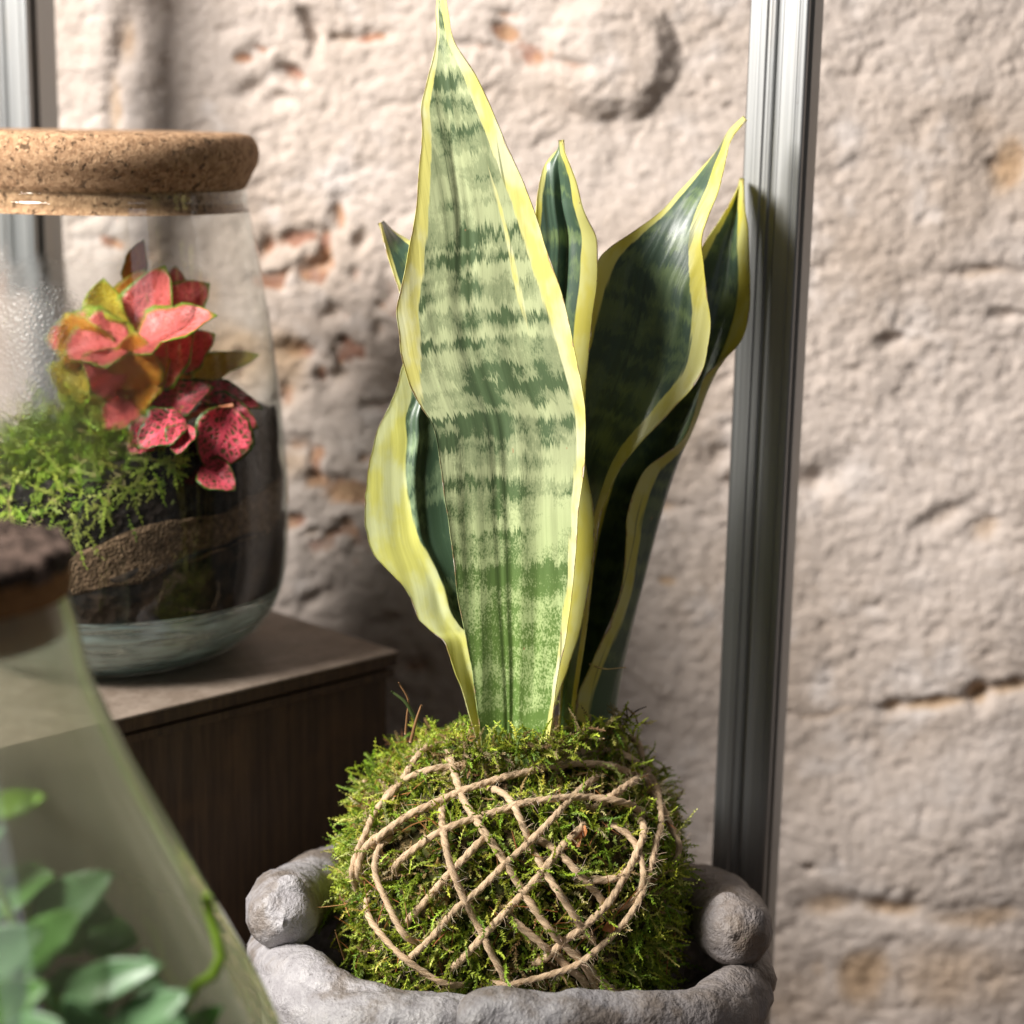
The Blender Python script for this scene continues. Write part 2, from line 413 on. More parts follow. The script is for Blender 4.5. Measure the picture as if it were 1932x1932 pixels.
for nm, a, mt in [('top_board', (-0.0015, UL + .0015, -0.0015, WL + .0015, BOX_TOP - 0.0016, BOX_TOP), WT), ('top_edge', (-0.001, UL + .001, -0.001, WL + .001, BOX_TOP - 0.0085, BOX_TOP - 0.0016), WB),
                  ('front_panel', (0.003, UL - .003, 0.003, 0.015, 0.0, BOX_TOP - 0.0085), WB),
                  ('side_panel', (0.001, 0.014, 0.016, WL - .016, 0.0, BOX_TOP - 0.0085), WB),
                  ('side_panel', (UL - .014, UL - .001, 0.016, WL - .016, 0.0, BOX_TOP - 0.0085), WB),
                  ('back_panel', (0.003, UL - .003, WL - 0.015, WL - .003, 0.0, BOX_TOP - 0.0085), WB),
                  ('edge_strip', (0.0, UL, -0.0006, 0.0029, BOX_TOP - 0.0150, BOX_TOP - 0.0105), WB)]:
    v, f = oriented(*a); o = mesh(nm, v, f, mt, box, False); add_bevel(o, 0.0006)

# ------------------------------------------------------------------ cork and glass materials
def cork_material(name, c0, c1, c2, sc=1.0):
    m = M(name); p = m.n('TexCoord', out=3)
    ve = m.vor(p, 420 * sc, out='Color'); vd = m.vor(p, 420 * sc)
    fine = m.noise(p, 700 * sc, 3, 0.7); spot = m.noise(p, 260 * sc, 4, 0.7)
    g = m.n('SeparateColor', Color=ve)
    c = m.mix(g, c0, c1); c = m.mix(m.math('MULTIPLY', m.step(fine, 0.5, 0.7), 0.5), c, c2)
    hole = m.step(spot, 0.57, 0.66)
    c = m.mix(m.math('MULTIPLY', hole, 0.8), c, tuple(x * 0.25 for x in c0))
    h = m.math('SUBTRACT', m.math('ADD', m.math('MULTIPLY', g, 0.5), m.math('MULTIPLY', fine, 0.7)), m.math('MULTIPLY', hole, 1.4))
    return m.done(m.bsdf(c, 0.9, m.bump(h, 0.8, 0.0010), spec=0.2))
CORK = cork_material('pressed_cork', (0.23, 0.13, 0.07), (0.43, 0.27, 0.155), (0.54, 0.37, 0.235))
CORK2 = cork_material('brown_cork', (0.20, 0.095, 0.035), (0.26, 0.13, 0.05), (0.32, 0.17, 0.07), 0.8)
def bark_material():
    m = M('dark_bark'); p = m.n('TexCoord', out=3)
    a = m.noise(p, 130, 5, 0.7); b = m.noise(p, 380, 3, 0.7)
    c = m.mix(m.step(a, 0.42, 0.6), (0.030, 0.019, 0.014), (0.13, 0.088, 0.07))
    return m.done(m.bsdf(c, 0.9, m.bump(m.math('ADD', a, m.math('MULTIPLY', b, 0.4)), 0.9, 0.004), spec=0.2))
BARK = bark_material()

def glass_material(name, tint, edge, fog=None, rough=0.02):
    """thin-walled clear glass: Fresnel reflection over see-through, tinted where the wall is seen edge-on"""
    m = M(name)
    fac = m.n('LayerWeight', out=1, Blend=0.35)
    c = m.mix(m.math('POWER', m.n('LayerWeight', out=1, Blend=0.5), 3.0), tint, edge)
    tr = m.n('BsdfTransparent', Color=c)
    fr = m.math('MULTIPLY_ADD', m.math('POWER', m.n('LayerWeight', out=1, Blend=0.5), 4.5), 0.95, 0.045)
    gl = m.n('BsdfGlossy', Color=(1, 1, 1), Roughness=rough)
    sh = tr
    if fog: sh = fog(m, tr)
    return m.done(m.mixsh(fr, sh, gl))

# ------------------------------------------------------------------ terrarium jar on the box
JY = 1.005
JC = P(215, 1235, JY); JX = JC[0]
def jz(py): return P(215, py, JY)[2]
S = 1.02 / F_PX
def js(py): return (0.99 + 0.06 * (py - 262) / 974) / F_PX
def jar_fog(m, tr):
    p = m.pos(); sx = m.n('SeparateXYZ', out=0, Vector=p); sz = m.n('SeparateXYZ', out=2, Vector=p)
    nz = m.math('MULTIPLY', m.math('SUBTRACT', m.noise(p, 26, 3), 0.5), 0.05)
    a = m.step(m.math('ADD', sx, nz), JX + 0.070, JX + 0.005)
    b = m.step(m.math('ADD', sz, nz), jz(470), jz(545)); c = m.step(m.math('ADD', sz, nz), jz(960), jz(760))
    k = m.math('MULTIPLY', m.math('MULTIPLY', a, b), c)
    drops = m.vor(p, 560, 'SMOOTH_F1'); drops2 = m.noise(p, 420, 2)
    nrm = m.bump(m.math('ADD', drops, m.math('MULTIPLY', drops2, 0.4)), 0.45, 0.0010)
    rf = m.n('BsdfRefraction', Color=(0.93, 0.95, 0.95), Roughness=0.42, IOR=1.15, Normal=nrm)
    gl = m.n('BsdfGlossy', Color=(0.9, 0.9, 0.9), Roughness=0.3, Normal=nrm)
    hz = m.n('BsdfTranslucent', Color=(0.85, 0.87, 0.86), Normal=nrm)
    wet = m.mixsh(0.03, m.mixsh(0.09, rf, hz), gl)
    return m.mixsh(m.math('MULTIPLY', k, 0.80), tr, wet)
GLASS = glass_material('clear_jar_glass', (0.97, 0.98, 0.975), (0.55, 0.62, 0.60), jar_fog)
GLASS_PLAIN = glass_material('clear_glass', (0.97, 0.98, 0.975), (0.66, 0.72, 0.70))
def thick_glass():
    m = M('thick_green_glass'); p = m.n('TexCoord', out=3)
    st = m.noise(m.vmath('MULTIPLY', p, (26, 26, 330)), 1.0, 3, 0.6)
    nrm = m.bump(st, 1.0, 0.004)
    g = m.n('BsdfGlass', Color=(0.80, 0.93, 0.90), Roughness=0.03, IOR=1.35, Normal=nrm)
    t = m.n('BsdfTransparent', Color=(0.82, 0.95, 0.93))
    gl = m.n('BsdfGlossy', Color=(0.95, 1, 1), Roughness=0.10, Normal=nrm)
    d = m.n('BsdfTranslucent', Color=(0.74, 0.93, 0.91), Normal=nrm)
    s = m.mixsh(0.35, g, t)
    s = m.mixsh(m.math('MULTIPLY', m.step(st, 0.36, 0.60), 0.72), s, d)
    s = m.mixsh(m.math('MULTIPLY_ADD', m.step(st, 0.45, 0.62), 0.35, 0.10), s, m.n('BsdfDiffuse', Color=(0.66, 0.84, 0.82), Normal=nrm))  # aqua streaks of diffuse colour stand in for light refracted through the base
    return m.done(m.mixsh(0.16, s, gl))
BASEG = thick_glass()

jar = thing('terrarium_jar', 'large clear glass jar with thick cork lid standing on the wooden box', 'jar', (JX, JY, BOX_TOP))
rp = [(372, 270), (380, 273), (392, 270), (420, 276), (470, 285), (520, 293), (640, 310), (760, 322), (900, 332), (1000, 332), (1080, 325), (1130, 312), (1165, 295), (1190, 274), (1212, 246), (1228, 212), (1236, 180)]
zb0 = jz(1236); zs_ = lambda py: BOX_TOP + 0.0006 + (jz(py) - zb0) * 1.0
prof = catmull([(r * js(py), zs_(py), 0) for py, r in rp], 70)[:, :2]
prof = np.vstack([prof, [[0.0005, prof[-1, 1]]]])
v, f = lathe(prof, 128, (JX, JY)); mesh('glass_body', v, f, GLASS, jar)
# inner side of the rim, a rounded bead of glass
rim = [(270, 372), (267, 366), (266, 366), (265, 374), (265, 386), (267, 394), (270, 392)]
v, f = lathe([(r * js(py), zs_(py)) for r, py in rim], 128, (JX, JY)); mesh('glass_rim', v, f, GLASS_PLAIN, jar)
# thick bottom of the jar
bi = [(316, 1108), (311, 1130), (294, 1162), (272, 1187), (244, 1208), (210, 1224), (176, 1231), (1, 1231)]
bo = [(1, 1131), (225, 1131), (270, 1127), (298, 1117), (310, 1107)]
v, f = lathe([(r * js(py) - .0004, zs_(py)) for r, py in bi + bo] , 128, (JX, JY)); mesh('glass_base', v, f, BASEG, jar)
lid = [(1, 262), (230, 262), (268, 264), (283, 270), (292, 284), (295, 302), (291, 322), (282, 338), (275, 352), (270, 362), (267, 366), (263, 368), (262, 402), (258, 409), (1, 409)]
v, f = lathe(catmull([(r * js(py), zs_(py), 0) for r, py in lid], 80)[:, :2], 128, (JX, JY)); mesh('cork_lid', v, [x[:, ::-1] for x in f], CORK, jar)
adopt(jar)

def soil_material(name, c0, c1, sc, bump=0.003):
    m = M(name); p = m.n('TexCoord', out=3)
    a = m.noise(p, sc, 4, 0.7); b = m.vor(p, sc * 2.2)
    c = m.mix(m.step(a, 0.42, 0.66), c0, c1)
    return m.done(m.bsdf(c, 0.9, m.bump(m.math('ADD', a, b), 0.9, bump), spec=0.25))
PEAT = soil_material('black_peat', (0.006, 0.0045, 0.0035), (0.022, 0.014, 0.010), 90)
SAND = soil_material('brown_sand', (0.07, 0.042, 0.022), (0.175, 0.11, 0.065), 260, 0.0012)
GRAV = soil_material('dark_gravel_soil', (0.008, 0.006, 0.005), (0.04, 0.025, 0.016), 70, .0012)
soil = thing('soil_bed', 'layers of black soil and brown sand inside the cork-lidded jar', 'soil', (JX, JY, zs_(1198)))
def soil_layer(name, rad, top, bot, mat, parent, cx, cy, n=72, lump=0.004, seed=0, inset=None):
    """closed lumpy disc; rad(z) radius, top/bot functions of (x,y)"""
    th = np.linspace(0, 2 * np.pi, n, endpoint=False); rows = []
    def zrow(fr, zfun):
        x = cx + np.cos(th) * fr; y = cy + np.sin(th) * fr
        z = zfun(x - cx, y - cy); return x, y, z
    V = []
    for s in np.linspace(0.02, 1, 10):
        r = rad(None) * s; x, y, z = zrow(r, bot); V.append(np.stack([x, y, z], 1))
    for s in np.linspace(0.1, 0.9, 7):
        x, y, zb = zrow(rad(None), bot); _, _, zt = zrow(rad(None), top); z = zb * (1 - s) + zt * s
        rr = rad(z); V.append(np.stack([cx + np.cos(th) * rr, cy + np.sin(th) * rr, z], 1))
    for s in np.linspace(1, 0.02, 10):
        r = rad(None) * s; x, y, z = zrow(r, top); V.append(np.stack([x, y, z], 1))
    V = np.array(V); flat = V.reshape(-1, 3)
    rr = np.hypot(flat[:, 0] - cx, flat[:, 1] - cy); lim = rad(flat[:, 2])
    q = flat * 70
    flat = flat + (np.stack([fbm(q, 3, seed + 1), fbm(q, 3, seed + 2), fbm(q, 3, seed + 3)], 1) - .5) * lump * 2
    r2 = np.hypot(flat[:, 0] - cx, flat[:, 1] - cy); k = np.minimum(1, lim / np.maximum(r2, 1e-6))
    flat[:, 0] = cx + (flat[:, 0] - cx) * k; flat[:, 1] = cy + (flat[:, 1] - cy) * k
    return mesh(name, flat, grid_faces(len(V), n, True), mat, parent)
pz, pr = prof[:-1, 1][::-1], prof[:-1, 0][::-1]
def jrad(z):
    base = 0.100 if z is None else np.interp(z, pz, pr)
    return base * 0.988 - 0.0008
tilt = lambda x, y, a, b: a + x * b - y * 0.06
soil_layer('gravel_layer', jrad, lambda x, y: tilt(x, y, zs_(1066), 0.26), lambda x, y: zs_(1129) + 0 * x + .05 * np.hypot(x, y) ** 2, GRAV, soil, JX, JY, seed=3)
soil_layer('sand_layer', jrad, lambda x, y: tilt(x, y, zs_(1012), 0.34) + .004 * np.sin(x * 60), lambda x, y: tilt(x, y, zs_(1066), 0.26) - .002, SAND, soil, JX, JY, lump=.006, seed=9)
soil_layer('peat_layer', lambda z: jrad(z) * 0.99, lambda x, y: zs_(848) + 0.016 * np.clip(x / .09, -1, 1) + .006 * np.cos(x * 50) * np.cos(y * 40), lambda x, y: tilt(x, y, zs_(1012), 0.34) - .003, PEAT, soil, JX, JY, lump=.006, seed=5)
adopt(soil)

# ------------------------------------------------------------------ strands (moss)
def moss_strands(p0, d0, nrm, length, width, colors, rng, K=10, leaf=0.0013, per=4, droop=0.15, wild=0.55, tipc=1.35):
    n = len(p0); p = p0.copy(); d = d0 / np.linalg.norm(d0, axis=1)[:, None]
    step = (length / (K - 1))[:, None]
    sp = []; dirs = []
    drift = rng.normal(size=(n, 3)) * wild
    for k in range(K):
        sp.append(p.copy()); dirs.append(d.copy())
        drift = drift * 0.8 + rng.normal(size=(n, 3)) * wild * 0.45
        d = d + drift * 0.35 - np.array([0, 0, droop]) * 0.3 + nrm * 0.02
        d /= np.linalg.norm(d, axis=1)[:, None]; p = p + d * step
    sp = np.stack(sp, 1); dirs = np.stack(dirs, 1)
    a = rng.normal(size=(n, 1, 3)); side = np.cross(dirs, np.broadcast_to(a, dirs.shape)); side /= np.linalg.norm(side, axis=2)[..., None] + 1e-9
    bi = np.cross(dirs, side)
    kk = np.linspace(0, 1, K)
    wv = (width[:, None] * (1.0 - 0.6 * kk))[..., None]
    rib = np.stack([sp - side * wv, sp + side * wv], 2)
    V = [rib.reshape(-1, 3)]
    base = (np.arange(n)[:, None] * (K * 2) + np.arange(K - 1)[None] * 2)
    F4 = np.stack([base, base + 1, base + 3, base + 2], -1).reshape(-1, 4)
    shade = (0.72 + (tipc - 0.72) * kk)[None, :, None]
    C = [np.repeat((colors[:, None, :] * shade)[:, :, None, :], 2, 2).reshape(-1, 3)]
    off = n * K * 2; F3 = []
    tap = (np.sin(np.pi * np.clip(kk * 0.85 + 0.12, 0, 1)) ** 0.6)[None, :, None]
    for j in range(per):
        ang = rng.uniform(0, 2 * np.pi, (n, K, 1)) if per > 2 else np.full((n, K, 1), np.pi * j) + rng.normal(size=(n, K, 1)) * .4
        o = side * np.cos(ang) + bi * np.sin(ang)
        ll = leaf * rng.uniform(0.7, 1.3, (n, K, 1)) * tap
        along = dirs * (leaf * 0.45)
        t0 = sp - along; t1 = sp + along; t2 = sp + o * ll + dirs * ll * rng.uniform(.35, 1.0, (n, K, 1))
        V.append(np.stack([t0, t1, t2], 2).reshape(-1, 3))
        F3.append(np.arange(n * K * 3).reshape(-1, 3) + off); off += n * K * 3
        cc = (colors[:, None, :] * shade * rng.uniform(0.75, 1.25, (n, K, 1)))
        C.append(np.repeat(cc[:, :, None, :], 3, 2).reshape(-1, 3))
    V = np.vstack(V); C = np.clip(np.vstack(C), 0, 1)
    return V, [F4, np.vstack(F3)], np.column_stack([C, np.ones(len(C))])

def strand_material(name, trans=0.35, rough=0.55):
    m = M(name); c = m.attr('Col', 'c')
    a = m.bsdf(c, rough, spec=0.35); b = m.n('BsdfTranslucent', Color=m.mix(0.35, c, (0.42, 0.5, 0.03), 'MIX'))
    return m.done(m.mixsh(trans, a, b))
MOSS = strand_material('moss'); FIBRE = strand_material('fibre', 0.25, 0.7)

def palette(n, rng, cols, weights):
    idx = rng.choice(len(cols), n, p=np.array(weights) / sum(weights))
    c = np.array(cols)[idx]
    return c * rng.uniform(0.75, 1.3, (n, 1)) * (1 + rng.normal(size=(n, 3)) * 0.06)
GREENS = [(0.25, 0.32, 0.03), (0.40, 0.44, 0.06), (0.54, 0.54, 0.15), (0.11, 0.18, 0.02), (0.30, 0.22, 0.09), (0.17, 0.10, 0.045)]

# moss cushion in the jar
r2 = np.random.default_rng(21)
def jar_moss():
    n = 950
    # the cushion lies on the soil against the left front of the glass and spills down it
    u = r2.uniform(0, 1, n); w = r2.uniform(0, 1, n)
    px = 5 + 365 * u
    topy = 765 + 60 * np.abs(u - .45) ** 1.2 * 2 ; boty = 895 + 75 * np.exp(-((u - .42) / .25) ** 2)
    boty = np.where(u > 0.75, boty - 60 * (u - .75) * 4, boty)
    py = topy + (boty - topy) * w
    pts = []
    for a, b, ww in zip(px, py, w):
        # on a dome in front of the jar axis, within the glass
        th = (a - 205) / 330.0; rr = 0.094 * (0.62 + 0.34 * min(1, ww * 1.7))
        z = zs_(b); rr = min(rr, np.interp(z, pz, pr) - 0.005)
        pts.append((JX + rr * math.sin(th * 1.15), JY - rr * math.cos(th * 1.15), z + 0.0))
    p0 = np.array(pts)
    out = p0 - np.array([JX, JY, 0]); out[:, 2] = 0; out /= np.linalg.norm(out, axis=1)[:, None]
    d0 = out * 0.25 + r2.normal(size=(n, 3)) * 0.7 + np.array([0, 0, 0.55]) * (1 - w)[:, None] - np.array([0, 0, .35]) * w[:, None]
    col = palette(n, r2, [(0.22, 0.33, 0.03), (0.34, 0.42, 0.06), (0.42, 0.46, 0.12), (0.12, 0.22, 0.02), (0.36, 0.28, 0.13)], [4, 4, 2, 2, 1.2])
    col = np.where(w[:, None] > .8, col * 0.6 + np.array([.12, .09, .04]) * .4, col)
    V, F, C = moss_strands(p0, d0, out, r2.uniform(.012, .030, n), r2.uniform(.0004, .0007, n), col, r2, K=10, leaf=0.0021, per=4)
    rad = np.hypot(V[:, 0] - JX, V[:, 1] - JY); lim = np.interp(V[:, 2], pz, pr) - 0.002
    k = np.minimum(1, lim / rad); V[:, 0] = JX + (V[:, 0] - JX) * k; V[:, 1] = JY + (V[:, 1] - JY) * k
    o = mesh('moss_cushion', V, F, MOSS, None, False, {'Col': C}); o['kind'] = 'stuff'
    o['label'] = 'bright green feathery moss on the soil inside the cork-lidded jar'; o['category'] = 'moss'
jar_moss()

# ------------------------------------------------------------------ small leafy plants
def small_leaf(length, width, cup=0.25, droop=0.35, wave=0.08, seed=0, nu=9, nv=11):
    """leaf along +Y from the origin, top side +Z"""
    u = np.linspace(-1, 1, nu); v = np.linspace(0, 1, nv)
    U, Vv = np.meshgrid(u, v)
    w = width * 0.5 * (np.sin(np.pi * np.clip(Vv ** 0.8, 0, 1)) ** 0.75 * 0.98 + 0.02)
    X = U * w; Y = Vv * length
    Z = cup * np.abs(U) ** 1.5 * w - droop * length * Vv ** 2 * 0.5 + wave * w * np.sin(Vv * 14 + U * 2 + seed) * np.abs(U)
    vt = np.stack([X, Y, Z], -1).reshape(-1, 3)
    t = 0.0006
    allv = np.vstack([vt, vt - [0, 0, t]]); f = grid_faces(nv, nu); n0 = nu * nv
    rim = np.concatenate([np.arange(nu), np.arange(1, nv) * nu + nu - 1, n0 - 2 - np.arange(nu - 1), (np.arange(nv - 2, 0, -1)) * nu])
    r2_ = np.roll(rim, -1)
    sidef = np.stack([rim, rim + n0, r2_ + n0, r2_], 1)
    uv = np.stack([U, Vv, 0 * U + seed], -1).reshape(-1, 3)
    return allv, [f, f[:, ::-1] + n0, sidef], np.vstack([uv, uv])

def place_leaf(name, mat, parent, base, direction, face, length, width, **kw):
    v, f, uv = small_leaf(length, width, **kw)
    d = np.array(direction, float); d /= np.linalg.norm(d)
    nrm = np.array(face, float); nrm -= d * (nrm @ d); nrm /= np.linalg.norm(nrm)
    sx = np.cross(d, nrm)
    vv = np.asarray(base) + v[:, :1] * sx + v[:, 1:2] * d + v[:, 2:] * nrm
    return mesh(name, vv, f, mat, parent, True, {'luv': uv})

def nerve_material(name, flesh, vein, edge, veinw=0.06):
    m = M(name); uv = m.attr('luv', 'v'); sep = lambda i: m.n('SeparateXYZ', out=i, Vector=uv)
    u = m.math('ABSOLUTE', sep(0)); vv = sep(1)
    vd = m.vor(m.vmath('MULTIPLY', uv, (5.0, 8.0, 1.0)), 1.0, 'DISTANCE_TO_EDGE')
    main = m.math('SUBTRACT', m.math('MODULO', m.math('ADD', m.math('MULTIPLY', vv, 7), m.math('MULTIPLY', u, -2.2)), 1.0), 0.5)
    k = m.math('MAXIMUM', m.step(vd, 0.16, 0.05), m.math('MAXIMUM', m.step(u, 0.12, 0.05), m.step(m.math('ABSOLUTE', main), 0.16, 0.06)))
    c = m.mix(k, flesh, vein)
    c = m.mix(m.step(u, 0.80, 0.95), c, edge)
    c = m.mix(m.step(vv, 0.9, 0.99), c, edge)
    a = m.bsdf(c, 0.4, m.bump(k, 0.6, 0.0008), spec=0.4); b = m.n('BsdfTranslucent', Color=c)
    return m.done(m.mixsh(0.4, a, b))
PINK = nerve_material('pink_nerve_leaf', (0.62, 0.13, 0.10), (0.85, 0.20, 0.19), (0.22, 0.36, 0.03))
DPINK = nerve_material('dark_pink_nerve_leaf', (0.11, 0.06, 0.025), (0.68, 0.085, 0.13), (0.06, 0.12, 0.015))
ORNG = nerve_material('orange_young_leaf', (0.66, 0.24, 0.02), (0.75, 0.36, 0.04), (0.45, 0.40, 0.02))
YELL = nerve_material('yellow_green_leaf', (0.52, 0.40, 0.03), (0.6, 0.5, 0.06), (0.36, 0.45, 0.03))
def plain(name, c, rough=0.5, spec=0.4, trans=0.0, tc=None):
    m = M(name); p = m.n('TexCoord', out=3); k = m.noise(p, 120, 3)
    cc = m.mix(k, tuple(x * 0.8 for x in c), tuple(x * 1.2 for x in c))
    a = m.bsdf(cc, rough, spec=spec)
    if trans: a = m.mixsh(trans, a, m.n('BsdfTranslucent', Color=tc or c))
    return m.done(a)
STEM_R = plain('reddish_stem', (0.34, 0.13, 0.06)); STEM_G = plain('green_stem', (0.26, 0.42, 0.04), trans=0.3)

nerve = thing('nerve_plant', 'pink and orange nerve plant with green leaf edges inside the cork-lidded jar', 'plant', tuple(P(300, 890, JY - .01)))
# picture base, picture tip, depth, width (p), facing, material
for i, (bx, by, tx, ty, Y, wp, face, mt, dr) in enumerate([
    (252, 552, 266, 462, .985, 42, (-.3, -1, .3), ORNG, .1), (240, 640, 262, 520, .975, 74, (-.4, -1, .5), ORNG, .2),
    (270, 660, 300, 518, .965, 92, (-.2, -1, .35), PINK, .2), (300, 640, 376, 545, .98, 92, (.2, -.8, .8), PINK, .3),
    (335, 560, 330, 510, 1.0, 34, (.1, -1, .2), PINK, .1), (252, 662, 378, 590, .945, 84, (-.2, -.75, 1.0), PINK, .45),
    (250, 640, 130, 660, .95, 92, (-.4, -1, .6), PINK, .5), (215, 650, 95, 640, .965, 90, (-.5, -1, .5), PINK, .4),
    (245, 690, 165, 600, .96, 84, (-.4, -1, .5), YELL, .3), (235, 700, 130, 720, .955, 78, (-.3, -1, .7), YELL, .5),
    (215, 760, 95, 700, .965, 78, (-.3, -1, .5), YELL, .3), (230, 770, 300, 690, .955, 84, (-.1, -1, .6), ORNG, .4),
    (250, 790, 140, 790, .965, 84, (-.2, -1, .6), PINK, .5), (290, 790, 380, 735, .95, 64, (.2, -1, .9), DPINK, .4),
    (330, 745, 470, 750, .965, 56, (.2, -.6, 1.0), DPINK, .6), (350, 740, 445, 668, .985, 58, (.1, -.7, .9), YELL, .8),
    (440, 770, 400, 880, .94, 84, (.35, -1, .2), DPINK, .2), (372, 770, 468, 800, .955, 60, (.4, -1, .6), DPINK, .5),
    (350, 790, 268, 835, .925, 66, (-.1, -1, .9), DPINK, .4), (352, 800, 332, 850, .922, 44, (-.1, -1, .5), DPINK, .3),
    (380, 880, 432, 918, .93, 50, (.2, -1, .5), DPINK, .4), (300, 770, 210, 740, .96, 70, (-.2, -1, .6), PINK, .3),
    (200, 700, 120, 610, .955, 84, (-.4, -1, .5), ORNG, .3), (215, 640, 190, 540, .97, 76, (-.3, -1, .4), YELL, .2), (280, 720, 350, 640, .955, 80, (.1, -1, .6), PINK, .3),
    (230, 730, 170, 680, .945, 80, (-.2, -1, .8), PINK, .5), (260, 770, 200, 800, .945, 70, (-.2, -1, .7), PINK, .5), (330, 690, 392, 640, .97, 60, (.3, -1, .6), PINK, .3), (270, 740, 250, 640, .95, 76, (-.1, -1, .4), ORNG, .2), (310, 800, 250, 850, .93, 60, (-.1, -1, .8), DPINK, .4),
    (310, 730, 345, 650, .985, 70, (.2, -1, .4), ORNG, .3), (180, 760, 120, 820, .965, 60, (-.3, -1, .4), YELL, .4)]):
    a, b = P(bx, by, Y), P(tx, ty, Y - .012)
    L = np.linalg.norm(b - a); b2 = b + np.array([0, 0, dr * L * .2])
    place_leaf('leaf', mt, nerve, a, b2 - a, face, L * 1.08, wp * 1.3 * S, cup=.35, droop=dr, wave=.16, seed=i)
for pts in [[(300, 935, .97), (285, 820, .965), (262, 700, .965), (250, 560, .985)], [(310, 930, .97), (318, 820, .965), (330, 740, .97), (320, 620, .98)],
            [(330, 930, .965), (345, 850, .955), (352, 790, .94), (440, 765, .945)], [(300, 930, .97), (270, 840, .965), (235, 740, .96), (225, 650, .96)],
            [(330, 930, .965), (350, 880, .955), (380, 875, .94)], [(290, 925, .97), (250, 830, .97), (190, 765, .968)]]:
    c = catmull([P(*q) for q in pts], 24); v, f = tube(c, np.linspace(.0022, .0013, 24), 7); mesh('stem', v, f, STEM_R, nerve)
adopt(nerve)

# ------------------------------------------------------------------ flask in the foreground
FY = 0.585
FC = P(-125, 1045, FY); FX = FC[0]
def fz(py): return P(-125, py, FY)[2]
FS = FY / F_PX
def flask_fog(m, tr):
    p = m.pos(); sz = m.n('SeparateXYZ', out=2, Vector=p)
    nz = m.math('MULTIPLY', m.math('SUBTRACT', m.noise(p, 30, 3), 0.5), 0.05)
    k = m.step(m.math('ADD', sz, nz), fz(1760), fz(1400))
    di = m.n('BsdfTranslucent', Color=(0.93, 0.90, 0.76)); df = m.n('BsdfDiffuse', Color=(0.88, 0.86, 0.72))
    rf = m.n('BsdfRefraction', Color=(0.90, 0.96, 0.88), Roughness=0.35, IOR=1.08)
    wet = m.mixsh(0.38, m.mixsh(0.3, di, df), rf)
    edge = m.math('MULTIPLY', m.math('POWER', m.n('LayerWeight', out=1, Blend=0.5), 2.6), 0.85)
    eg = m.mixsh(0.4, m.n('BsdfTranslucent', Color=(0.90, 1.0, 0.74)), m.n('BsdfDiffuse', Color=(0.85, 0.95, 0.70)))  # pale scatter painted on the rim in place of light refracted by thick glass
    return m.mixsh(edge, m.mixsh(m.math('MULTIPLY_ADD', k, 0.34, 0.05), tr, wet), eg)
FGLASS = glass_material('green_tinted_flask_glass', (0.96, 0.98, 0.93), (0.70, 0.85, 0.58), flask_fog, 0.04)
flask = thing('glass_flask', 'green-tinted glass flask with bark-topped cork stopper in front of the box', 'flask', (FX, FY, 0.0))
fr = [(1110, 250), (1118, 256), (1130, 253), (1160, 262), (1210, 274), (1280, 290), (1350, 318), (1440, 362), (1540, 418), (1640, 474), (1740, 530), (1840, 588), (1932, 640), (2040, 690), (2160, 730), (2300, 750)]
fprof = [(r * FS * 1.0, fz(py) if py < 2300 else fz(py)) for py, r in fr]
zl = fprof[-1][1]; rl = fprof[-1][0]
fprof += [(rl * 1.0, zl * .72), (rl * .985, zl * 0.4), (rl * .94, zl * 0.16), (rl * .84, 0.012), (rl * .72, 0.0015), (0.0005, 0.0012)]
fp = catmull([(a, b, 0) for a, b in fprof], 110)[:, :2]
v, f = lathe(fp, 128, (FX, FY)); mesh('glass_body', v, f, FGLASS, flask)
stp = [(1, 1040), (200, 1040), (245, 1044), (258, 1052), (259, 1100), (256, 1120), (246, 1126), (238, 1190), (228, 1196), (1, 1196)]
v, f = lathe(catmull([(r * FS, fz(py), 0) for r, py in stp], 60)[:, :2], 96, (FX, FY)); st = mesh('cork_stopper', v, [x[:, ::-1] for x in f], CORK2, flask)
# bark layer on the stopper, bumpy
th = np.linspace(0, 2 * np.pi, 96, endpoint=False); V = []
for r, z in [(262, 1066), (264, 1052), (262, 1040), (250, 1032), (225, 1030), (180, 1029), (120, 1029), (60, 1029), (2, 1029)]:
    x, y = FX + r * FS * np.cos(th), FY + r * FS * np.sin(th)
    q = np.stack([x, y, np.full_like(x, r * .001)], 1) * 150
    k = fbm(q, 3, 77) - .5
    V.append(np.stack([x * 1 + k * .003, y, fz(z) + k * 0.009], 1))
mesh('bark_layer', np.vstack(V), grid_faces(9, 96, True), BARK, st)
adopt(flask)
fsz, fsr = fp[:, 1][::-1], fp[:, 0][::-1]
fsoil = thing('soil_mound', 'dark soil in the bottom of the green-tinted flask', 'soil', (FX, FY, 0.002))
soil_layer('soil_layer', lambda z: (rl * .93 if z is None else np.interp(z, fsz, fsr)) * .95 - .003, lambda x, y: zl * .55 + 0 * x + .01 * np.cos(x * 40), lambda x, y: .006 + 0 * x, PEAT, fsoil, FX, FY, seed=31)
adopt(fsoil)
VL = [plain('blue_green_leaf', (0.15, 0.28, 0.13), .35, .5, .35, (0.16, 0.33, 0.12)), plain('mid_green_leaf', (0.09, 0.21, 0.045), .4, .5, .35, (0.12, 0.3, 0.04)),
      plain('bright_green_leaf', (0.20, 0.36, 0.02), .4, .5, .5, (0.36, 0.6, 0.02))]
vine = thing('vine_plant', 'leafy green plant growing inside the green-tinted flask', 'plant', (FX, FY, zl * .55))
r3 = np.random.default_rng(5)
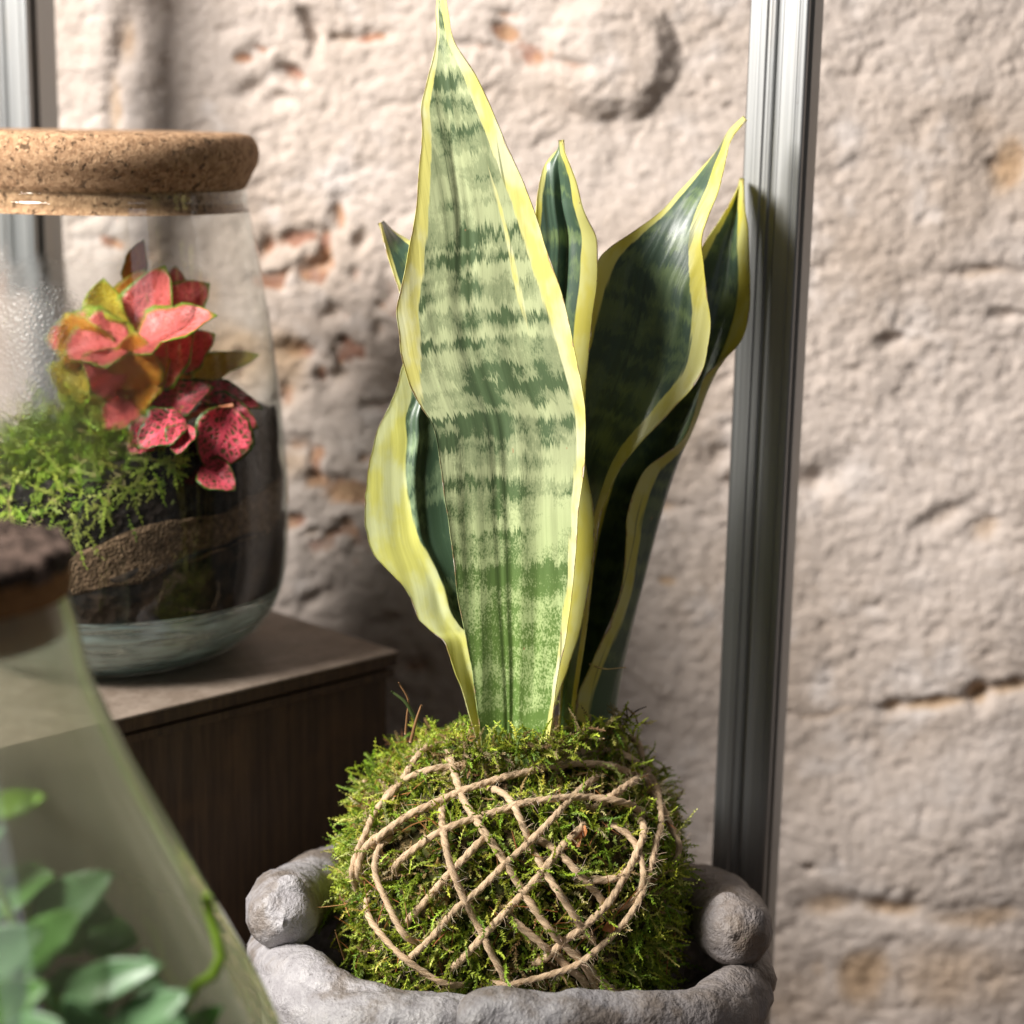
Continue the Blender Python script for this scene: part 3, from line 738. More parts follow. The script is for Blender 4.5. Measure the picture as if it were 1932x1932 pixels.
for i, (bx, by, tx, ty, Y, wp, k) in enumerate([(-20, 1530, 68, 1500, .55, 52, 2), (300, 1905, 260, 1810, .55, 70, 0), (120, 1880, 285, 1815, .535, 78, 0), (190, 1990, 330, 1870, .53, 96, 0), (40, 1830, 130, 1720, .55, 110, 1),
        (60, 1760, 190, 1650, .575, 110, 0), (-30, 1720, 80, 1640, .58, 120, 1), (-60, 1840, 60, 1760, .54, 110, 0), (-40, 1920, 70, 1860, .52, 90, 1), (110, 1700, 210, 1730, .58, 80, 1),
        (200, 1960, 120, 1900, .52, 80, 0), (150, 1800, 60, 1690, .59, 110, 1), (250, 1880, 350, 1920, .54, 80, 0), (-40, 1640, -10, 1560, .58, 60, 0), (0, 1980, 100, 1930, .51, 90, 0),
        (160, 1760, 250, 1770, .59, 90, 1), (90, 1850, 200, 1900, .55, 100, 1), (-80, 1780, -20, 1700, .56, 100, 0), (330, 1990, 400, 1900, .56, 70, 1), (60, 1960, -30, 1900, .53, 90, 1),
        (20, 1650, 110, 1690, .60, 90, 1), (130, 1960, 230, 1950, .56, 90, 1), (-20, 1880, 60, 1810, .57, 90, 1), (280, 2000, 330, 1930, .52, 70, 0)]):
    a, b = P(bx, by, Y), P(tx, ty, Y - .01)
    L = np.linalg.norm(b - a)
    place_leaf('leaf', VL[k], vine, a, b - a, (r3.normal() * .4 - .3, -.8, .7 + r3.normal() * .2), L, wp * FS, cup=.2, droop=.3, wave=.1, seed=i)
base = (FX, FY - .02, zl * .55 - .004)
for pts, rad in [([base, P(150, 2050, .56), P(335, 1920, .555), P(352, 1868, .555), P(395, 1848, .555), P(418, 1800, .555), P(400, 1740, .56), P(388, 1690, .56)], .0022),
            ([base, P(30, 1990, .55), P(60, 1850, .55), P(10, 1700, .565), P(-30, 1530, .55)], .0016), ([base, P(-20, 2000, .56), P(20, 1860, .57), P(60, 1740, .58), P(30, 1660, .59)], .0015),
            ([base, P(130, 2060, .545), P(190, 1990, .535), P(110, 1880, .54)], .0015), ([base, P(230, 2040, .545), P(270, 1960, .545), P(300, 1905, .55)], .0015),
            ([base, P(-60, 2000, .55), P(-70, 1850, .55), P(-40, 1640, .58)], .0015)]:
    v, f = tube(catmull(pts, 40), np.linspace(rad * 1.1, rad * .8, 40), 8); mesh('stem', v, f, STEM_G, vine)
adopt(vine)

# ------------------------------------------------------------------ cupped-hands bowl
def stone_material():
    m = M('aged_grey_cement'); p = m.n('TexCoord', out=3)
    a = m.noise(p, 24, 5, 0.62); b = m.noise(p, 90, 4, 0.65); c = m.noise(p, 420, 3, 0.6)
    col = m.mix(m.step(b, 0.35, 0.65), (0.255, 0.24, 0.25), (0.37, 0.355, 0.365))
    col = m.mix(m.math('MULTIPLY', m.step(a, 0.48, 0.62), 0.8), col, (0.135, 0.105, 0.08))
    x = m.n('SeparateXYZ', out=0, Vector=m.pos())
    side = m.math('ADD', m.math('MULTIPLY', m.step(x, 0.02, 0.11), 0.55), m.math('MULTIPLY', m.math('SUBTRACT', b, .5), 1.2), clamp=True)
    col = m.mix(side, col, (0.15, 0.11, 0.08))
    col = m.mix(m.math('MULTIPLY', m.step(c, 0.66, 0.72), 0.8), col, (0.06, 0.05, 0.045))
    h = m.math('ADD', m.math('MULTIPLY', b, 1.0), m.math('MULTIPLY', c, 0.22))
    return m.done(m.bsdf(col, m.ramp(b, (0.35, 0.62), (0.65, 0.42)), m.bump(h, 0.8, 0.0045), spec=0.45))
STONE = stone_material()
BX, BY = 0.0, 0.850
hands = thing('cupped_hands_bowl', 'weathered grey cement bowl shaped like cupped hands holding the moss ball', 'bowl', (BX, BY, 0))
def roughen(v, amp, sc, seed, nrm_center=None):
    q = v * sc
    return v + (np.stack([fbm(q, 3, seed), fbm(q, 3, seed + 7), fbm(q, 3, seed + 13)], 1) - .5) * 2 * amp
rimc = [P(960, 1945, .742), P(800, 1935, .745), P(645, 1893, .757), P(568, 1845, .778), P(524, 1815, .815), P(530, 1792, .86), P(595, 1720, .91), P(740, 1690, .948), P(968, 1680, .962),
        P(1180, 1690, .948), P(1330, 1740, .91), P(1392, 1805, .86), P(1405, 1850, .815), P(1375, 1893, .778), P(1290, 1930, .757), P(1130, 1945, .745)]
n = 160; rim = catmull(rimc, n, True)
cc = np.array([BX, BY])
dv = rim[:, :2] - cc; rr = np.linalg.norm(dv, axis=1); dv /= rr[:, None]
V = []
def ring(radial, z): V.append(np.column_stack([cc + dv * np.asarray(radial)[:, None], z]))
one = np.ones(n)
ring(one * .002, one * .0); ring(one * .070, one * .0); ring(one * .078, one * .004)
for s in np.linspace(0.05, 0.92, 12):
    zz = rim[:, 2] * s; k = math.sin(s * math.pi / 2) ** 0.9
    ring(.074 + (rr + .006 - .074) * k, zz)
T = 0.0138
for a in np.linspace(-0.15, math.pi + .3, 13):
    ring(rr + T * math.cos(a), rim[:, 2] + T * math.sin(a))
zin = 0.160
for s in np.linspace(.15, 1, 8):
    ring((rr - T) * (1 - s) ** 0.6 + .002, rim[:, 2] * (1 - s) + zin * s)
V = np.vstack(V); V = roughen(V, .0035, 42, 5); V = roughen(V, .0012, 140, 6); V[:n * 2, 2] = np.maximum(V[:n * 2, 2], 0); V[:, 2] = np.maximum(V[:, 2], 0)
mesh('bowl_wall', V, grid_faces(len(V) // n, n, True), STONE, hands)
def digit(name, ctrl, rad, seed, n=60, parent=hands, **kw):
    v, f = round_tube([P(*c) for c in ctrl], rad, n, 30, **kw)
    v = roughen(v, .0028, 60, seed); v = roughen(v, .0009, 160, seed + 1)
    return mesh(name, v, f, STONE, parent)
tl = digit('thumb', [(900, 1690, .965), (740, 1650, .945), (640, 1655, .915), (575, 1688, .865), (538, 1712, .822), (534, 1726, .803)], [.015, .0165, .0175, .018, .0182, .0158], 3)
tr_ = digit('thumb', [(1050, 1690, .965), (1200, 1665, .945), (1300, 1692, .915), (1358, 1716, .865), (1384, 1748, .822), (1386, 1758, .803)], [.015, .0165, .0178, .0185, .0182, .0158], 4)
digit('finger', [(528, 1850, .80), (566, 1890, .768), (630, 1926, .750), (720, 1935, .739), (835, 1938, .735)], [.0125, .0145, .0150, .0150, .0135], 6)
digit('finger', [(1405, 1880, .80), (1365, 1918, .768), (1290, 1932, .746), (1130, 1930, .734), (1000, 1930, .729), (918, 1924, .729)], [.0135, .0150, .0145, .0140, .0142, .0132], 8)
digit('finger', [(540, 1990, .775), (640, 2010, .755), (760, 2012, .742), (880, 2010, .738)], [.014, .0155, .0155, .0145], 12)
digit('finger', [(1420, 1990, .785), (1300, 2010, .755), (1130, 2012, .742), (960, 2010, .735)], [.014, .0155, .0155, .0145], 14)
def nail(tipc, nrm, up, w, h, parent):
    c = np.array(tipc); nrm = np.array(nrm, float); nrm /= np.linalg.norm(nrm)
    up = np.array(up, float); up -= nrm * (up @ nrm); up /= np.linalg.norm(up); sd = np.cross(up, nrm)
    th = np.linspace(0, 2 * np.pi, 32, endpoint=False); V = []
    for r, z in [(1.0, -.004), (1.0, -.0012), (.93, .0004), (.7, .0011), (.4, .0015), (.001, .0016)]:
        zc = z - .35 * (r * w * np.cos(th)) ** 2 / .016
        V.append(c + sd * (r * w * np.cos(th))[:, None] + up * (r * h * np.sin(th))[:, None] + nrm * zc[:, None])
    mesh('thumbnail', np.vstack(V), grid_faces(6, 32, True), STONE, parent)
nail(P(545, 1702, .797) + [0, .0005, 0], (.25, -1, .55), (0, .5, 1), .0098, .0125, tl)
nail(P(1372, 1735, .797) + [0, .0005, 0], (-.25, -1, .55), (0, .5, 1), .0098, .0125, tr_)
adopt(hands)

# ------------------------------------------------------------------ moss ball
BC = P(966, 1652, .850); BA = np.array([.0760, .0760, .0640]); BE = 2.7
def ball_r(d):
    return (np.sum(np.abs(d / BA) ** BE, axis=-1)) ** (-1 / BE)
def ball_lump(d):
    return 1 + 0.11 * (fbm(d * 2.6 + 9, 3, 91) - .5) * 2 * .7 + 0.07 * (fbm(d * 7 + 3, 2, 95) - .5)
ball = thing('moss_ball', 'round green moss ball bound with criss-cross jute twine sitting in the cement bowl', 'moss ball', tuple(BC - [0, 0, BA[2]]))
th = np.linspace(0, 2 * np.pi, 120, endpoint=False); ph = np.linspace(0.001, np.pi - .001, 70)
D = np.stack([np.sin(ph)[:, None] * np.cos(th), np.sin(ph)[:, None] * np.sin(th), np.repeat(np.cos(ph)[:, None], 120, 1)], -1)
dd = D.reshape(-1, 3)
core = BC + dd * (ball_r(dd) * ball_lump(dd) * (0.955 + .06 * fbm(dd * 22, 2, 99)))[:, None]
def core_material():
    m = M('brown_moss_base'); p = m.n('TexCoord', out=3); a = m.noise(p, 160, 4, .7); b = m.noise(p, 45, 3)
    c = m.mix(m.step(a, .4, .65), (.022, .020, .007), (.085, .06, .025)); c = m.mix(m.step(b, .5, .62), c, (.04, .055, .009))
    return m.done(m.bsdf(c, .9, m.bump(a, .9, .004), spec=.15))
mesh('soil_core', core, grid_faces(70, 120, True)[:, ::-1], core_material(), ball)
rb = np.random.default_rng(11)
def fib_dirs(n, rng):
    d = rng.normal(size=(n * 2, 3)); d /= np.linalg.norm(d, axis=1)[:, None]
    keep = (d[:, 1] < 0.55) & (d[:, 2] > -0.93); return d[keep][:n]
def surf(d, s=1.0): return BC + d * (ball_r(d) * ball_lump(d) * s)[:, None]
def surf_n(d):
    g = np.abs(d / BA) ** (BE - 1) * np.sign(d) / BA; return g / np.linalg.norm(g, axis=1)[:, None]
def ray_ball(px, py, s):
    v = FWD * F_PX + RGT * (px - CX) - UPV * (py - CY); v /= np.linalg.norm(v)
    ts = np.linspace(.66, .95, 500); q = CAMP + v * ts[:, None] - BC
    val = np.linalg.norm(q, axis=1) / (ball_r(q / np.linalg.norm(q, axis=1)[:, None]) * ball_lump(q / np.linalg.norm(q, axis=1)[:, None]))
    ins = np.where(val < s)[0]
    k = ins[0] if len(ins) else np.argmin(val)
    return CAMP + v * ts[k]
def hits(px, py):
    c = ray_ball(px, py, 1.06) - BC; d = c / np.linalg.norm(c)
    return np.linalg.norm(c) < ball_r(d) * ball_lump(d[None])[0] * 1.08
def ball_moss():
    Vs, F3, F4, Cs, off = [], [], [], [], 0
    def add(res):
        nonlocal off
        V, (f4, f3), C = res; Vs.append(V); F4.append(f4 + off); F3.append(f3 + off); Cs.append(C); off += len(V)
    # patches: bright green, olive, some dry brown
    n = 9000; d = fib_dirs(n, rb); n = len(d); nr = surf_n(d)
    patch = fbm(d * 5.5 + 4, 3, 201); patch2 = fbm(d * 9 + 1, 2, 207)
    dry = np.clip((patch - .55) / .1, 0, 1) * .8 + np.clip((d[:, 2] - .72) / .2, 0, 1) * .6
    for bx, by, br in [(800, 590, .016), (640, 300, .016), (430, 990, .015), (700, 1180, .012), (350, 860, .010), (230, 1470, .012), (1250, 1200, .008), (1000, 1480, .012)]:
        c = ray_ball(596.3 + bx * .3858, 1242.3 + by * .3858, 1.0); dry += np.exp(-np.sum((surf(d) - c) ** 2, 1) / br ** 2) * .9
    dry = np.clip(dry, 0, 1)
    flow = np.stack([fbm(d * 4, 2, 211), fbm(d * 4, 2, 212), fbm(d * 4, 2, 213)], 1) - .5
    tang = flow * 2.2 + rb.normal(size=(n, 3)) * .55 + np.array([0, 0, -.35]); tang -= nr * np.sum(tang * nr, 1)[:, None]
    d0 = tang * 1.0 + nr * rb.uniform(.0, .5, (n, 1))
    green = palette(n, rb, GREENS[:4], [4, 3.6, 1.8, 2.4]); brown = palette(n, rb, [(0.33, 0.23, 0.11), (0.20, 0.12, 0.055), (0.46, 0.36, 0.20), (.22, .24, .05)], [3, 3, 3, 2])
    isb = rb.uniform(size=n) < dry * .8 + .07
    col = np.where(isb[:, None], brown, green) * (0.8 + .5 * patch2)[:, None]
    ln = rb.uniform(.008, .021, n) * np.where(isb, .8, 1)
    add(moss_strands(surf(d, .97), d0, nr, ln, rb.uniform(.0005, .0008, n), col, rb, K=11, leaf=.0013, per=5, droop=.1, wild=.95))
    # a second, looser coat that stands out
    n = 1500; d = fib_dirs(n, rb); n = len(d); nr = surf_n(d)
    clump = fbm(d * 6 + 2, 2, 221); keep = clump > .5; d, nr, clump = d[keep], nr[keep], clump[keep]; n = len(d)
    tang = rb.normal(size=(n, 3)); tang -= nr * np.sum(tang * nr, 1)[:, None]
    d0 = tang * .55 + nr * .75 + np.array([0, 0, .15])
    col = palette(n, rb, [(0.22, 0.31, 0.03), (0.35, 0.42, 0.055), (0.15, 0.23, 0.022), (.44, .44, .15)], [4, 3, 3, 1])
    add(moss_strands(surf(d, 1.0), d0, nr, rb.uniform(.012, .026, n), rb.uniform(.0005, .0008, n), col, rb, K=14, leaf=.0014, per=5, droop=.35, wild=.8))
    # tufts that close round the leaf bases
    n = 330; bx = rb.uniform(860, 1190, n); p0 = np.array([P(x, 1414 + 8 * math.sin(x * .05) - max(0, x - 1040) * .38, .812 + max(0, x - 1040) * .00028) for x in bx]) + rb.normal(size=(n, 3)) * .0022
    nr = np.tile([[0, -.5, .8]], (n, 1)); d0 = rb.normal(size=(n, 3)) * .8 + nr * .6
    col = np.where(rb.uniform(size=(n, 1)) < .35, palette(n, rb, [(.25, .17, .08), (.33, .26, .14)], [1, 1]), palette(n, rb, GREENS[:4], [4, 3, 1, 2]))
    add(moss_strands(p0, d0, nr, rb.uniform(.007, .015, n), rb.uniform(.0004, .0007, n), col, rb, K=10, leaf=.00125, per=5, droop=.3, wild=.6))
    V = np.vstack(Vs); o = mesh('moss', V, [np.vstack(F4), np.vstack(F3)], MOSS, ball, False, {'Col': np.vstack(Cs)}, 'stuff')
ball_moss()

def twine_material():
    m = M('jute_twine'); uv = m.attr('tw', 'v')
    f = m.noise(m.vmath('MULTIPLY', uv, (5.0, 260.0, 1.0)), 1.0, 4, .65); p = m.n('TexCoord', out=3); b = m.noise(p, 60, 3)
    c = m.mix(m.step(f, .35, .65), (.33, .20, .105), (.80, .60, .40)); c = m.mix(m.math('MULTIPLY', b, .3), c, (.58, .45, .31))
    return m.done(m.bsdf(c, .85, m.bump(f, .8, .0006), spec=.2))
TWINE = twine_material()
fuzz = []
def twine(pts, seed):
    q = [(596.3 + x * .3858, 1242.3 + y * .3858) for x, y in pts]
    q = np.array(q); ea, eb = q[0] - q[1], q[-1] - q[-2]
    pa, pb = q[0] + ea / np.linalg.norm(ea) * 20, q[-1] + eb / np.linalg.norm(eb) * 20
    q = np.vstack(([pa] if hits(*pa) else []) + [q] + ([pb] if hits(*pb) else []))
    path = np.array([ray_ball(x, y, 1.105) for x, y in catmull(q, max(6, len(q) * 4))])
    make_twine(path, seed)
def make_twine(path, seed):
    L = np.sum(np.linalg.norm(np.diff(path, axis=0), axis=1)); m = max(12, int(L / .0007))
    path = catmull(path, m)
    k = np.ones(9) / 9; path = path + (path - BC) * ((fbm(path * 60, 2, seed) - .5) * .045 - .16 * np.exp(-np.minimum(np.arange(m), np.arange(m)[::-1]) / 8.0))[:, None]
    pad = np.vstack([np.repeat(path[:1], 4, 0), path, np.repeat(path[-1:], 4, 0)])
    path = np.stack([np.convolve(pad[:, j], k, 'valid') for j in range(3)], 1)
    rr = np.random.default_rng(seed); rad = .0015 * rr.uniform(.9, 1.12) * (1 + .12 * (fbm(path * 300, 2, seed) - .5) * 2)
    rad = rad * np.clip(np.minimum(np.arange(m), np.arange(m)[::-1]) / 4 + .25, 0, 1)
    s = np.linspace(0, L, m); sides = 15
    tw = 2 * np.pi / .0105
    def prof(i, p): return .86 + .30 * np.abs(np.cos(1.5 * p[None] + tw * s[i][:, None]))
    v, f = tube(path, rad, sides, prof)
    phi = np.tile(np.linspace(0, 1, sides, endpoint=False) * 6.28, m) + np.repeat(tw * s / 1.5, sides)
    uv = np.stack([np.repeat(s * 40, sides), np.sin(phi) * .05, np.cos(phi) * 13 + seed], 1); uv = np.vstack([uv, uv[:1], uv[-1:]])
    mesh('twine', v, f, TWINE, ball, True, {'tw': uv})
    fuzz.append(path)
TW = [[(265, 890), (400, 800), (560, 710), (700, 650), (850, 600), (1000, 560), (1180, 525), (1350, 520), (1500, 545), (1640, 600), (1690, 655)],
      [(350, 1030), (470, 940), (600, 850), (760, 790), (900, 740), (1050, 700), (1250, 680), (1440, 695), (1560, 725), (1640, 750)],
      [(630, 380), (670, 540), (720, 690), (790, 800), (900, 960), (1000, 1120), (1100, 1270), (1210, 1400), (1320, 1500), (1430, 1610), (1500, 1660)],
      [(440, 1480), (560, 1370), (680, 1230), (800, 1130), (930, 1000), (1050, 890), (1170, 770), (1270, 660), (1380, 570)],
      [(640, 1550), (780, 1400), (900, 1270), (1030, 1130), (1130, 1010), (1230, 890), (1330, 800)],
      [(1080, 1520), (1200, 1400), (1300, 1320), (1400, 1230), (1480, 1120), (1530, 1030), (1600, 860), (1610, 760)],
      [(850, 1620), (1050, 1570), (1230, 1510), (1350, 1440), (1480, 1330), (1560, 1220), (1620, 1080), (1670, 900), (1690, 760), (1660, 620), (1610, 500)],
      [(1060, 920), (1130, 1060), (1210, 1180), (1290, 1300), (1380, 1400)], [(1110, 880), (1220, 980), (1310, 1080), (1400, 1170), (1440, 1220)],
      [(290, 880), (280, 1040), (330, 1170), (400, 1310), (440, 1400)],
      [(600, 700), (640, 950), (700, 1110), (760, 1250), (850, 1430), (920, 1560), (960, 1640)],
      [(1210, 510), (1300, 455), (1390, 430)], [(1250, 430), (1400, 392), (1550, 395), (1610, 500)], [(850, 610), (950, 690), (1060, 920)],
      [(1190, 1480), (1300, 1570), (1350, 1640)], [(1310, 1490), (1390, 1640)], 
      [(1340, 1085), (1450, 1080), (1540, 1050)], [(1430, 680), (1540, 610), (1630, 560)], [(640, 440), (720, 440), (820, 475)],
      [(1500, 800), (1580, 930), (1600, 1100), (1560, 1220)], [(180, 1060), (230, 940), (300, 830)], [(940, 1270), (1070, 1370), (1190, 1480)],
      [(1640, 600), (1680, 680), (1760, 860), (1800, 980)], [(560, 380), (440, 560), (300, 740), (190, 960), (150, 1150)], [(820, 475), (700, 520), (560, 540), (400, 600), (280, 700)], [(1390, 430), (1500, 470), (1620, 560), (1700, 680)],
      [(200, 1180), (300, 1330), (420, 1450), (560, 1560), (700, 1640)], [(400, 1310), (520, 1200), (640, 1060), (720, 980), (820, 860)]]
for i, t in enumerate(TW): twine(t, 300 + i)
# strands carried on round the far side of the ball
for i, (az, tilt_) in enumerate([(20, .5), (75, -.5), (130, .2), (160, -.3)]):
    a = np.linspace(0.15, np.pi - .15, 60); d = np.stack([np.cos(a), np.sin(a), tilt_ * np.sin(a * 1.3 + i)], 1); d /= np.linalg.norm(d, axis=1)[:, None]
    make_twine(surf(d, 1.09), 400 + i)
def ribbons(name, p0, d0, length, width, col, rng, mat, K=6, curl=.35, parent=ball):
    n = len(p0); p = p0.copy(); d = d0 / np.linalg.norm(d0, axis=1)[:, None]; ax = rng.normal(size=(n, 3)) * curl; sp, dr = [], []
    for k in range(K):
        sp.append(p.copy()); dr.append(d.copy()); d = d + ax * .4 + rng.normal(size=(n, 3)) * curl * .25; d /= np.linalg.norm(d, axis=1)[:, None]; p = p + d * (length / (K - 1))[:, None]
    sp = np.stack(sp, 1); dr = np.stack(dr, 1); a = rng.normal(size=(n, 1, 3)); s1 = np.cross(dr, np.broadcast_to(a, dr.shape)); s1 /= np.linalg.norm(s1, axis=2)[..., None]; s2 = np.cross(dr, s1)
    w = width[:, None, None] * np.array([.7, 1, 1, 1, .8, .3] if K == 6 else np.linspace(1, .4, K))[None, :, None]
    tri = np.stack([sp + (s1 * math.cos(t) + s2 * math.sin(t)) * w for t in (0, 2.09, 4.19)], 2)
    V = tri.reshape(-1, 3); b = (np.arange(n)[:, None] * (K * 3) + np.arange(K - 1)[None] * 3).reshape(-1)
    F = np.vstack([np.stack([b + i, b + (i + 1) % 3, b + 3 + (i + 1) % 3, b + 3 + i], 1) for i in range(3)])
    C = np.repeat(col, K * 3, 0); C = np.column_stack([np.clip(C, 0, 1), np.ones(len(C))])
    return mesh(name, V, F, mat, parent, False, {'Col': C}, 'stuff')
allp = np.vstack(fuzz); k = rb.integers(0, len(allp), 4200); nn = allp[k] - BC; nn /= np.linalg.norm(nn, axis=1)[:, None]
d0 = rb.normal(size=(4200, 3)) + nn * .5
ribbons('twine_fuzz', allp[k] + nn * .0012, d0, rb.uniform(.002, .008, 4200), rb.uniform(.00004, .00008, 4200), palette(4200, rb, [(.58, .44, .29), (.70, .58, .42)], [1, 1]), rb, FIBRE, 6, .6)
d = fib_dirs(330, rb); nr = surf_n(d); nnn = len(d); t_ = rb.normal(size=(nnn, 3)); t_ -= nr * np.sum(t_ * nr, 1)[:, None]
ribbons('pine_needles', surf(d, 1.045), t_ + nr * rb.uniform(-.05, .35, (nnn, 1)), rb.uniform(.008, .022, nnn), rb.uniform(.00018, .00032, nnn), palette(nnn, rb, [(.33, .13, .04), (.22, .08, .03), (.40, .22, .09)], [3, 2, 1]), rb, FIBRE, 6, .12)
# small dry twigs and bits standing on the ball
BROWN = plain('dry_brown', (.22, .115, .05)); DARKT = plain('dark_twig', (.05, .035, .025)); STRAW = plain('straw', (.62, .46, .25))
for pts, rad, mt in [([(765, 1385, .82), (768, 1350, .818), (770, 1320, .817), (752, 1288, .816)], .0007, BROWN), ([(1172, 1380, .86), (1185, 1358, .86), (1200, 1342, .86), (1220, 1333, .86)], .0005, DARKT),
                     ([(1180, 1370, .86), (1183, 1350, .86), (1180, 1328, .86)], .0005, DARKT), ([(1113, 1253, .868), (1140, 1262, .850), (1181, 1259, .845)], .0005, STRAW),
                     ([(795, 1370, .818), (780, 1350, .816), (765, 1325, .815), (738, 1304, .815)], .0012, plain('dark_moss_stalk', (.05, .075, .02))),
                     ([(775, 1400, .81), (785, 1360, .808), (795, 1330, .808)], .0010, BROWN), ([(650, 1810, .80), (640, 1780, .795), (632, 1755, .793)], .0005, BROWN)]:
    c = catmull([P(*q) for q in pts], 16); v, f = tube(c, np.linspace(rad, rad * .5, 16), 6); mesh('twig', v, f, mt, ball)
# curled bits of dry bark caught in the moss
for i, (x, y) in enumerate([(1300, 850), (1265, 880), (1440, 1310)]):
    c = ray_ball(596.3 + x * .3858, 1242.3 + y * .3858, 1.085); rr = np.random.default_rng(i)
    u, w = np.meshgrid(np.linspace(-1, 1, 6), np.linspace(-1, 1, 6)); a, b = rr.uniform(.002, .0036, 2)
    lv = np.stack([u * a, w * b * (1 - .3 * u ** 2), .0016 * (u ** 2 - w * u) + rr.normal(size=u.shape) * .0003], -1).reshape(-1, 3)
    R = np.array(Matrix.Rotation(rr.uniform(0, 6), 3, 'Y') @ Matrix.Rotation(1.2 + rr.uniform(-.5, .5), 3, 'X')); lv = lv @ R.T + c
    mesh('bark_chip', lv, grid_faces(6, 6), plain('bark_chip_%s' % 'abcdefgh'[i], (.40, .15, .05) if i < 3 else (.24, .15, .08)), ball)
adopt(ball)

# ------------------------------------------------------------------ snake plant
def leaf_material(name, pale, dark, cover, margin, rough=0.36, streak=1.0, oft=0.0):
    m = M(name); uv = m.attr('luv', 'v'); e = m.attr('edge', 'f'); mg = m.attr('mar', 'f')
    sy = m.n('SeparateXYZ', out=1, Vector=uv)
    sx = m.n('SeparateXYZ', out=0, Vector=uv); sz = m.math('ADD', m.n('SeparateXYZ', out=2, Vector=uv), oft)
    cen = lambda v: m.math('SUBTRACT', v, .5)
    jag = cen(m.noise(m.vmath('MULTIPLY', uv, (1500, 60, 1)), 1.0, 2, .6)); jag2 = cen(m.noise(m.vmath('MULTIPLY', uv, (420, 60, 1)), 1.0, 2, .5))
    wav = cen(m.noise(m.vmath('MULTIPLY', uv, (60, 25, 1)), 1.0, 2, .5))
    sh = m.math('ADD', m.math('ADD', m.math('MULTIPLY', jag, 0.011 * streak), m.math('MULTIPLY', jag2, 0.009 * streak)), m.math('MULTIPLY', wav, 0.006))
    ys = m.math('ADD', sy, sh)
    b1 = m.noise(m.n('CombineXYZ', X=m.math('MULTIPLY', sx, 10), Y=m.math('MULTIPLY', ys, 175), Z=sz), 1.0, 1.0, .5)
    b2 = m.noise(m.n('CombineXYZ', X=m.math('MULTIPLY', sx, 95), Y=m.math('MULTIPLY', ys, 75), Z=m.math('ADD', sz, 5.0)), 1.0, 2.0, .5)
    band = m.math('ADD', m.math('MULTIPLY', b1, .55), m.math('MULTIPLY', b2, .45))
    speck = m.noise(m.vmath('MULTIPLY', uv, (1500, 900, 1)), 1.0, 2, .6)
    low = m.step(sy, 0.20, 0.31)
    band = m.math('ADD', band, m.math('MULTIPLY', m.math('SUBTRACT', speck, .5), m.math('MULTIPLY_ADD', low, .55, .10)))
    ctr = m.step(m.math('ABSOLUTE', m.math('ADD', m.n('SeparateXYZ', out=0, Vector=uv), .0065)), .011, .003); band = m.math('ADD', m.math('ADD', band, m.math('MULTIPLY', ctr, .05)), m.math('MULTIPLY', low, .075)); k = m.math('ADD', m.math('MULTIPLY', m.step(band, cover - .075, cover - .005), .42), m.math('MULTIPLY', m.step(band, cover + .005, cover + .085), .58))
    long_ = m.noise(m.vmath('MULTIPLY', uv, (420, 6, 1)), 1.0, 3, .6)
    pl = m.mix(m.step(m.noise(m.vmath('MULTIPLY', uv, (60, 16, 1)), 1, 3), .35, .7), pale, tuple(x * .74 for x in pale))
    pl = m.mix(m.math('MULTIPLY', low, .5), pl, tuple(a * b for a, b in zip(pale, (.72, .95, .5))))
    dk = m.mix(long_, tuple(x * .75 for x in dark), tuple(x * 1.3 for x in dark)); dk = m.mix(m.math('MULTIPLY', low, .75), dk, tuple(a * b for a, b in zip(dark, (1.75, 1.95, .75))))
    g = m.mix(k, pl, dk)
    g = m.mix(m.math('MULTIPLY', m.step(long_, .60, .74), .35), g, dk)
    crz = m.math('MULTIPLY', m.step(m.noise(m.vmath('MULTIPLY', uv, (620, 7, 1)), 1.0, 2), .62, .68), ctr)
    g = m.mix(m.math('MULTIPLY', crz, .5), g, tuple(x * .6 for x in dark))
    # cream and yellow margin with green hairlines
    mgn = m.math('ADD', mg, m.math('MULTIPLY', m.math('SUBTRACT', m.noise(m.vmath('MULTIPLY', uv, (500, 26, 1)), 1, 3), .5), .11))
    yl = m.mix(m.step(m.noise(m.vmath('MULTIPLY', uv, (90, 40, 1)), 1, 3), .38, .62), margin, tuple(min(1, a * b) for a, b in zip(margin, (1.05, 1.12, 2.2))))
    hair = m.math('MULTIPLY', m.step(m.noise(m.vmath('MULTIPLY', uv, (300, 5, 1)), 1, 2), .66, .70), m.step(mg, .32, .12))
    yl = m.mix(m.math('MULTIPLY', hair, .7), yl, dark)
    c = m.mix(m.step(mgn, -.012, .018), g, yl)
    # dried, chipped rim and corky scars
    rimk = m.math('ADD', e, m.math('MULTIPLY', m.math('SUBTRACT', m.noise(m.vmath('MULTIPLY', uv, (50, 120, 1)), 1, 3), .5), .13))
    c = m.mix(m.math('MULTIPLY', m.step(rimk, .992, 1.012), .8), c, (.36, .20, .10))
    c = m.mix(m.step(rimk, 1.008, 1.022), c, (.72, .66, .58))
    sc = m.step(m.noise(m.vmath('MULTIPLY', uv, (330, 150, 1)), 1, 2), .765, .785)
    c = m.mix(m.math('MULTIPLY', sc, .7), c, (.34, .19, .09))
    h = m.math('ADD', m.noise(m.vmath('MULTIPLY', uv, (520, 12, 1)), 1, 3), m.math('MULTIPLY', speck, .12))
    nrm = m.bump(h, .22, .0009)
    a = m.bsdf(c, m.math('MULTIPLY_ADD', speck, .16, rough - .08), nrm, spec=.5, Coat_Weight=.25, Coat_Roughness=.42)
    tr = m.n('BsdfTranslucent', Color=m.mix(.6, c, (.70, .62, .015)), Normal=nrm)
